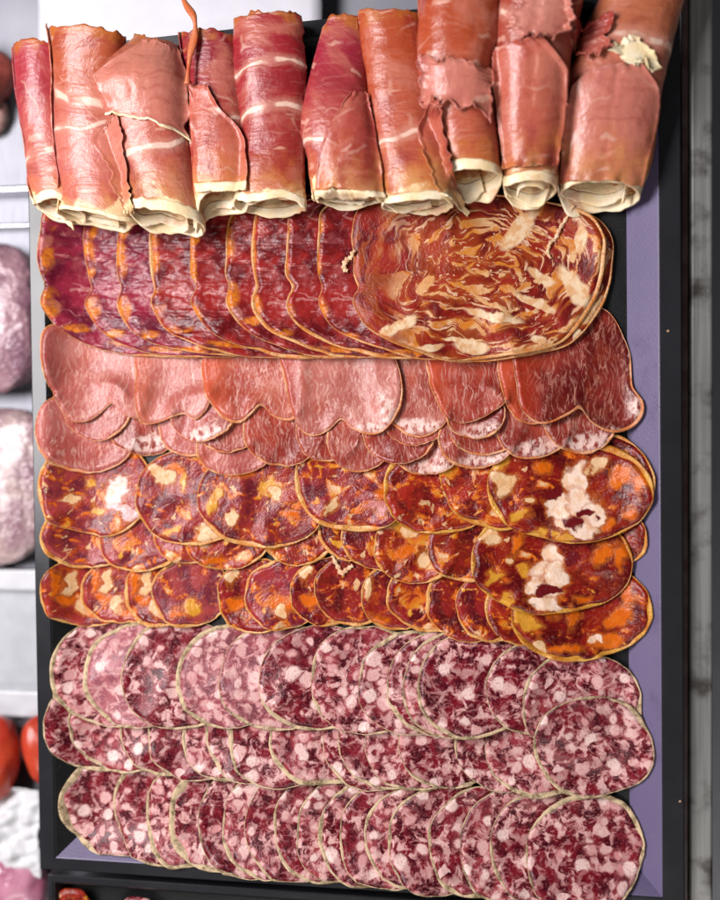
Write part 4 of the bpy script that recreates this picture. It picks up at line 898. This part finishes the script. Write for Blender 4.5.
def sheet(name, x0, y0, x1, y1, z, amp, mat, seed, n=60, curl=0):
    rs = np.random.RandomState(seed); A = P(x0, y1, z); B = P(x1, y0, z); vs = []; fs = []
    ks = [(np.array([math.cos(q), math.sin(q)]) * s, rs.uniform(0, 6), 1 / (1 + s * 12)) for s, q in zip((.03, .05, .04, .08, .07, .11, .13, .17, .15, .22, .25), rs.permutation(11) * math.pi / 11)]
    for j in range(n + 1):
        for i in range(n + 1):
            x = A[0] + (B[0] - A[0]) * i / n; y = A[1] + (B[1] - A[1]) * j / n
            h = sum(a * abs(math.sin(k[0] * x + k[1] * y + o)) for k, o, a in ks)
            vs.append((x, y, z + amp * h))
    for j in range(n):
        for i in range(n): q = j * (n + 1) + i; fs.append((q, q + 1, q + n + 2, q + n + 1))
    o = link(name, vs, fs, mat, smooth=True); origin(o, ((A[0] + B[0]) / 2, (A[1] + B[1]) / 2, z))
    m = o.modifiers.new('thickness', 'SOLIDIFY'); m.thickness = .6 * PX
    return o
o = sheet('wrapping_paper', -120, 782, 52, 856, ZC + 4, 9, plain('white_wrap', (.62, .62, .64), .45, .05), 31); tag(o, 'crumpled white wrapping paper below the orange red sausages', 'paper')
o = lump('meat_pack', -8, 890, ZC + 24, 68, 44, 26, plain('mauve_pack', (.55, .24, .33), .14, col2=(.36, .10, .17), sc=.03, bump=.8, bd=6, bs=.05, coat=.7), 37, .12, power=.8); tag(o, 'glossy mauve pink wrapped meat pack at the lower left corner', 'meat pack')
o = sheet('paper_sheet', 40, -160, 322, 80, ZC + 30, .8, plain('white_paper', (.60, .59, .64), .45, .03), 33, n=24); tag(o, 'flat white paper sheet behind the left ham rolls', 'paper')

# neighbouring tray along the bottom edge
nq = [P(46, 876, 14)[:2], P(690, 921, 14)[:2], P(690, 1240, 14)[:2], P(52, 1240, 14)[:2]]
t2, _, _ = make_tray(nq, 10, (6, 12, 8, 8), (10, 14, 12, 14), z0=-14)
tag(t2, 'second black tray just visible below the main tray', 'tray')
M2 = [CH[2], SAL[1]]
def loose(name, x, y, rx, ry, z, mat, cm, label, cat, rimname='casing'):
    c = P(x, y, z); vs = [(c[0], c[1], c[2] + 3)]; fs = []; n = 64; rs = []
    for f, h in ((.35, 3.2), (.7, 2.6), (.97, 1.8), (1.0, -.4)):
        for i in range(n):
            a = 2 * math.pi * i / n; w = 1 + .05 * math.sin(3 * a + x) + .03 * math.sin(7 * a); vs.append((c[0] + math.cos(a) * rx * f * w, c[1] + math.sin(a) * ry * f * w, c[2] + h + 1.6 * f * math.sin(2 * a + x)))
    for i in range(n): fs.append((0, 1 + i, 1 + (i + 1) % n))
    for j in range(3):
        for i in range(n): b = 1 + j * n; fs.append((b + i, b + n + i, b + n + (i + 1) % n, b + (i + 1) % n))
    o = link(name, vs, fs, mat); origin(o, tuple(c)); return tag(o, label, cat)
loose('chorizo_slice', 72, 908, 24, 20, 0, CH[2], None, 'orange chorizo slice in the second tray at the bottom left', 'chorizo slice')
loose('salami_slice', 140, 915, 26, 18, -6, SAL[1], None, 'salami slice in the second tray at the bottom edge', 'salami slice')

# ------------------------------------------------------------------ camera, lamps, world
cd = bpy.data.cameras.new('camera'); cam = bpy.data.objects.new('camera', cd); C.objects.link(cam); S.camera = cam
cd.sensor_fit = 'VERTICAL'; cd.sensor_height = 36; cd.sensor_width = 36; cd.lens = FPX / 900 * 36
R3 = Matrix((rt.tolist(), up.tolist(), (-fw).tolist())).transposed()
cam.matrix_world = Matrix.Translation(Vector((cam_pos * PX).tolist())) @ R3.to_4x4()
cd.clip_start = .01; cd.clip_end = 50
cd.dof.use_dof = True; cd.dof.focus_distance = Dc * PX - .01; cd.dof.aperture_fstop = 3.0

def area(name, loc, target, sx, sy, power, col):
    l = bpy.data.lights.new(name, 'AREA'); l.shape = 'RECTANGLE'; l.size = sx; l.size_y = sy; l.energy = power; l.color = col
    o = bpy.data.objects.new(name, l); C.objects.link(o); o.location = loc
    o.rotation_euler = (Vector(target) - Vector(loc)).to_track_quat('-Z', 'Y').to_euler(); return o
area('counter_lamp', (-.50, .2, .66), (0, 0, 0), .55, .28, 11.5, (1.0, .965, .98))
area('front_fill', (.05, -.95, .85), (0, .05, 0), .9, .3, 6.0, (1.0, .96, .91))  # unseen fill lamp added in front to brighten the roll ends
w = bpy.data.worlds.new('World'); S.world = w; w.use_nodes = True
bg = w.node_tree.nodes['Background']; bg.inputs[0].default_value = (.62, .60, .66, 1); bg.inputs[1].default_value = .05
S.view_settings.view_transform = 'Standard'; S.view_settings.look = 'None'; S.view_settings.exposure = .12; S.view_settings.gamma = 1
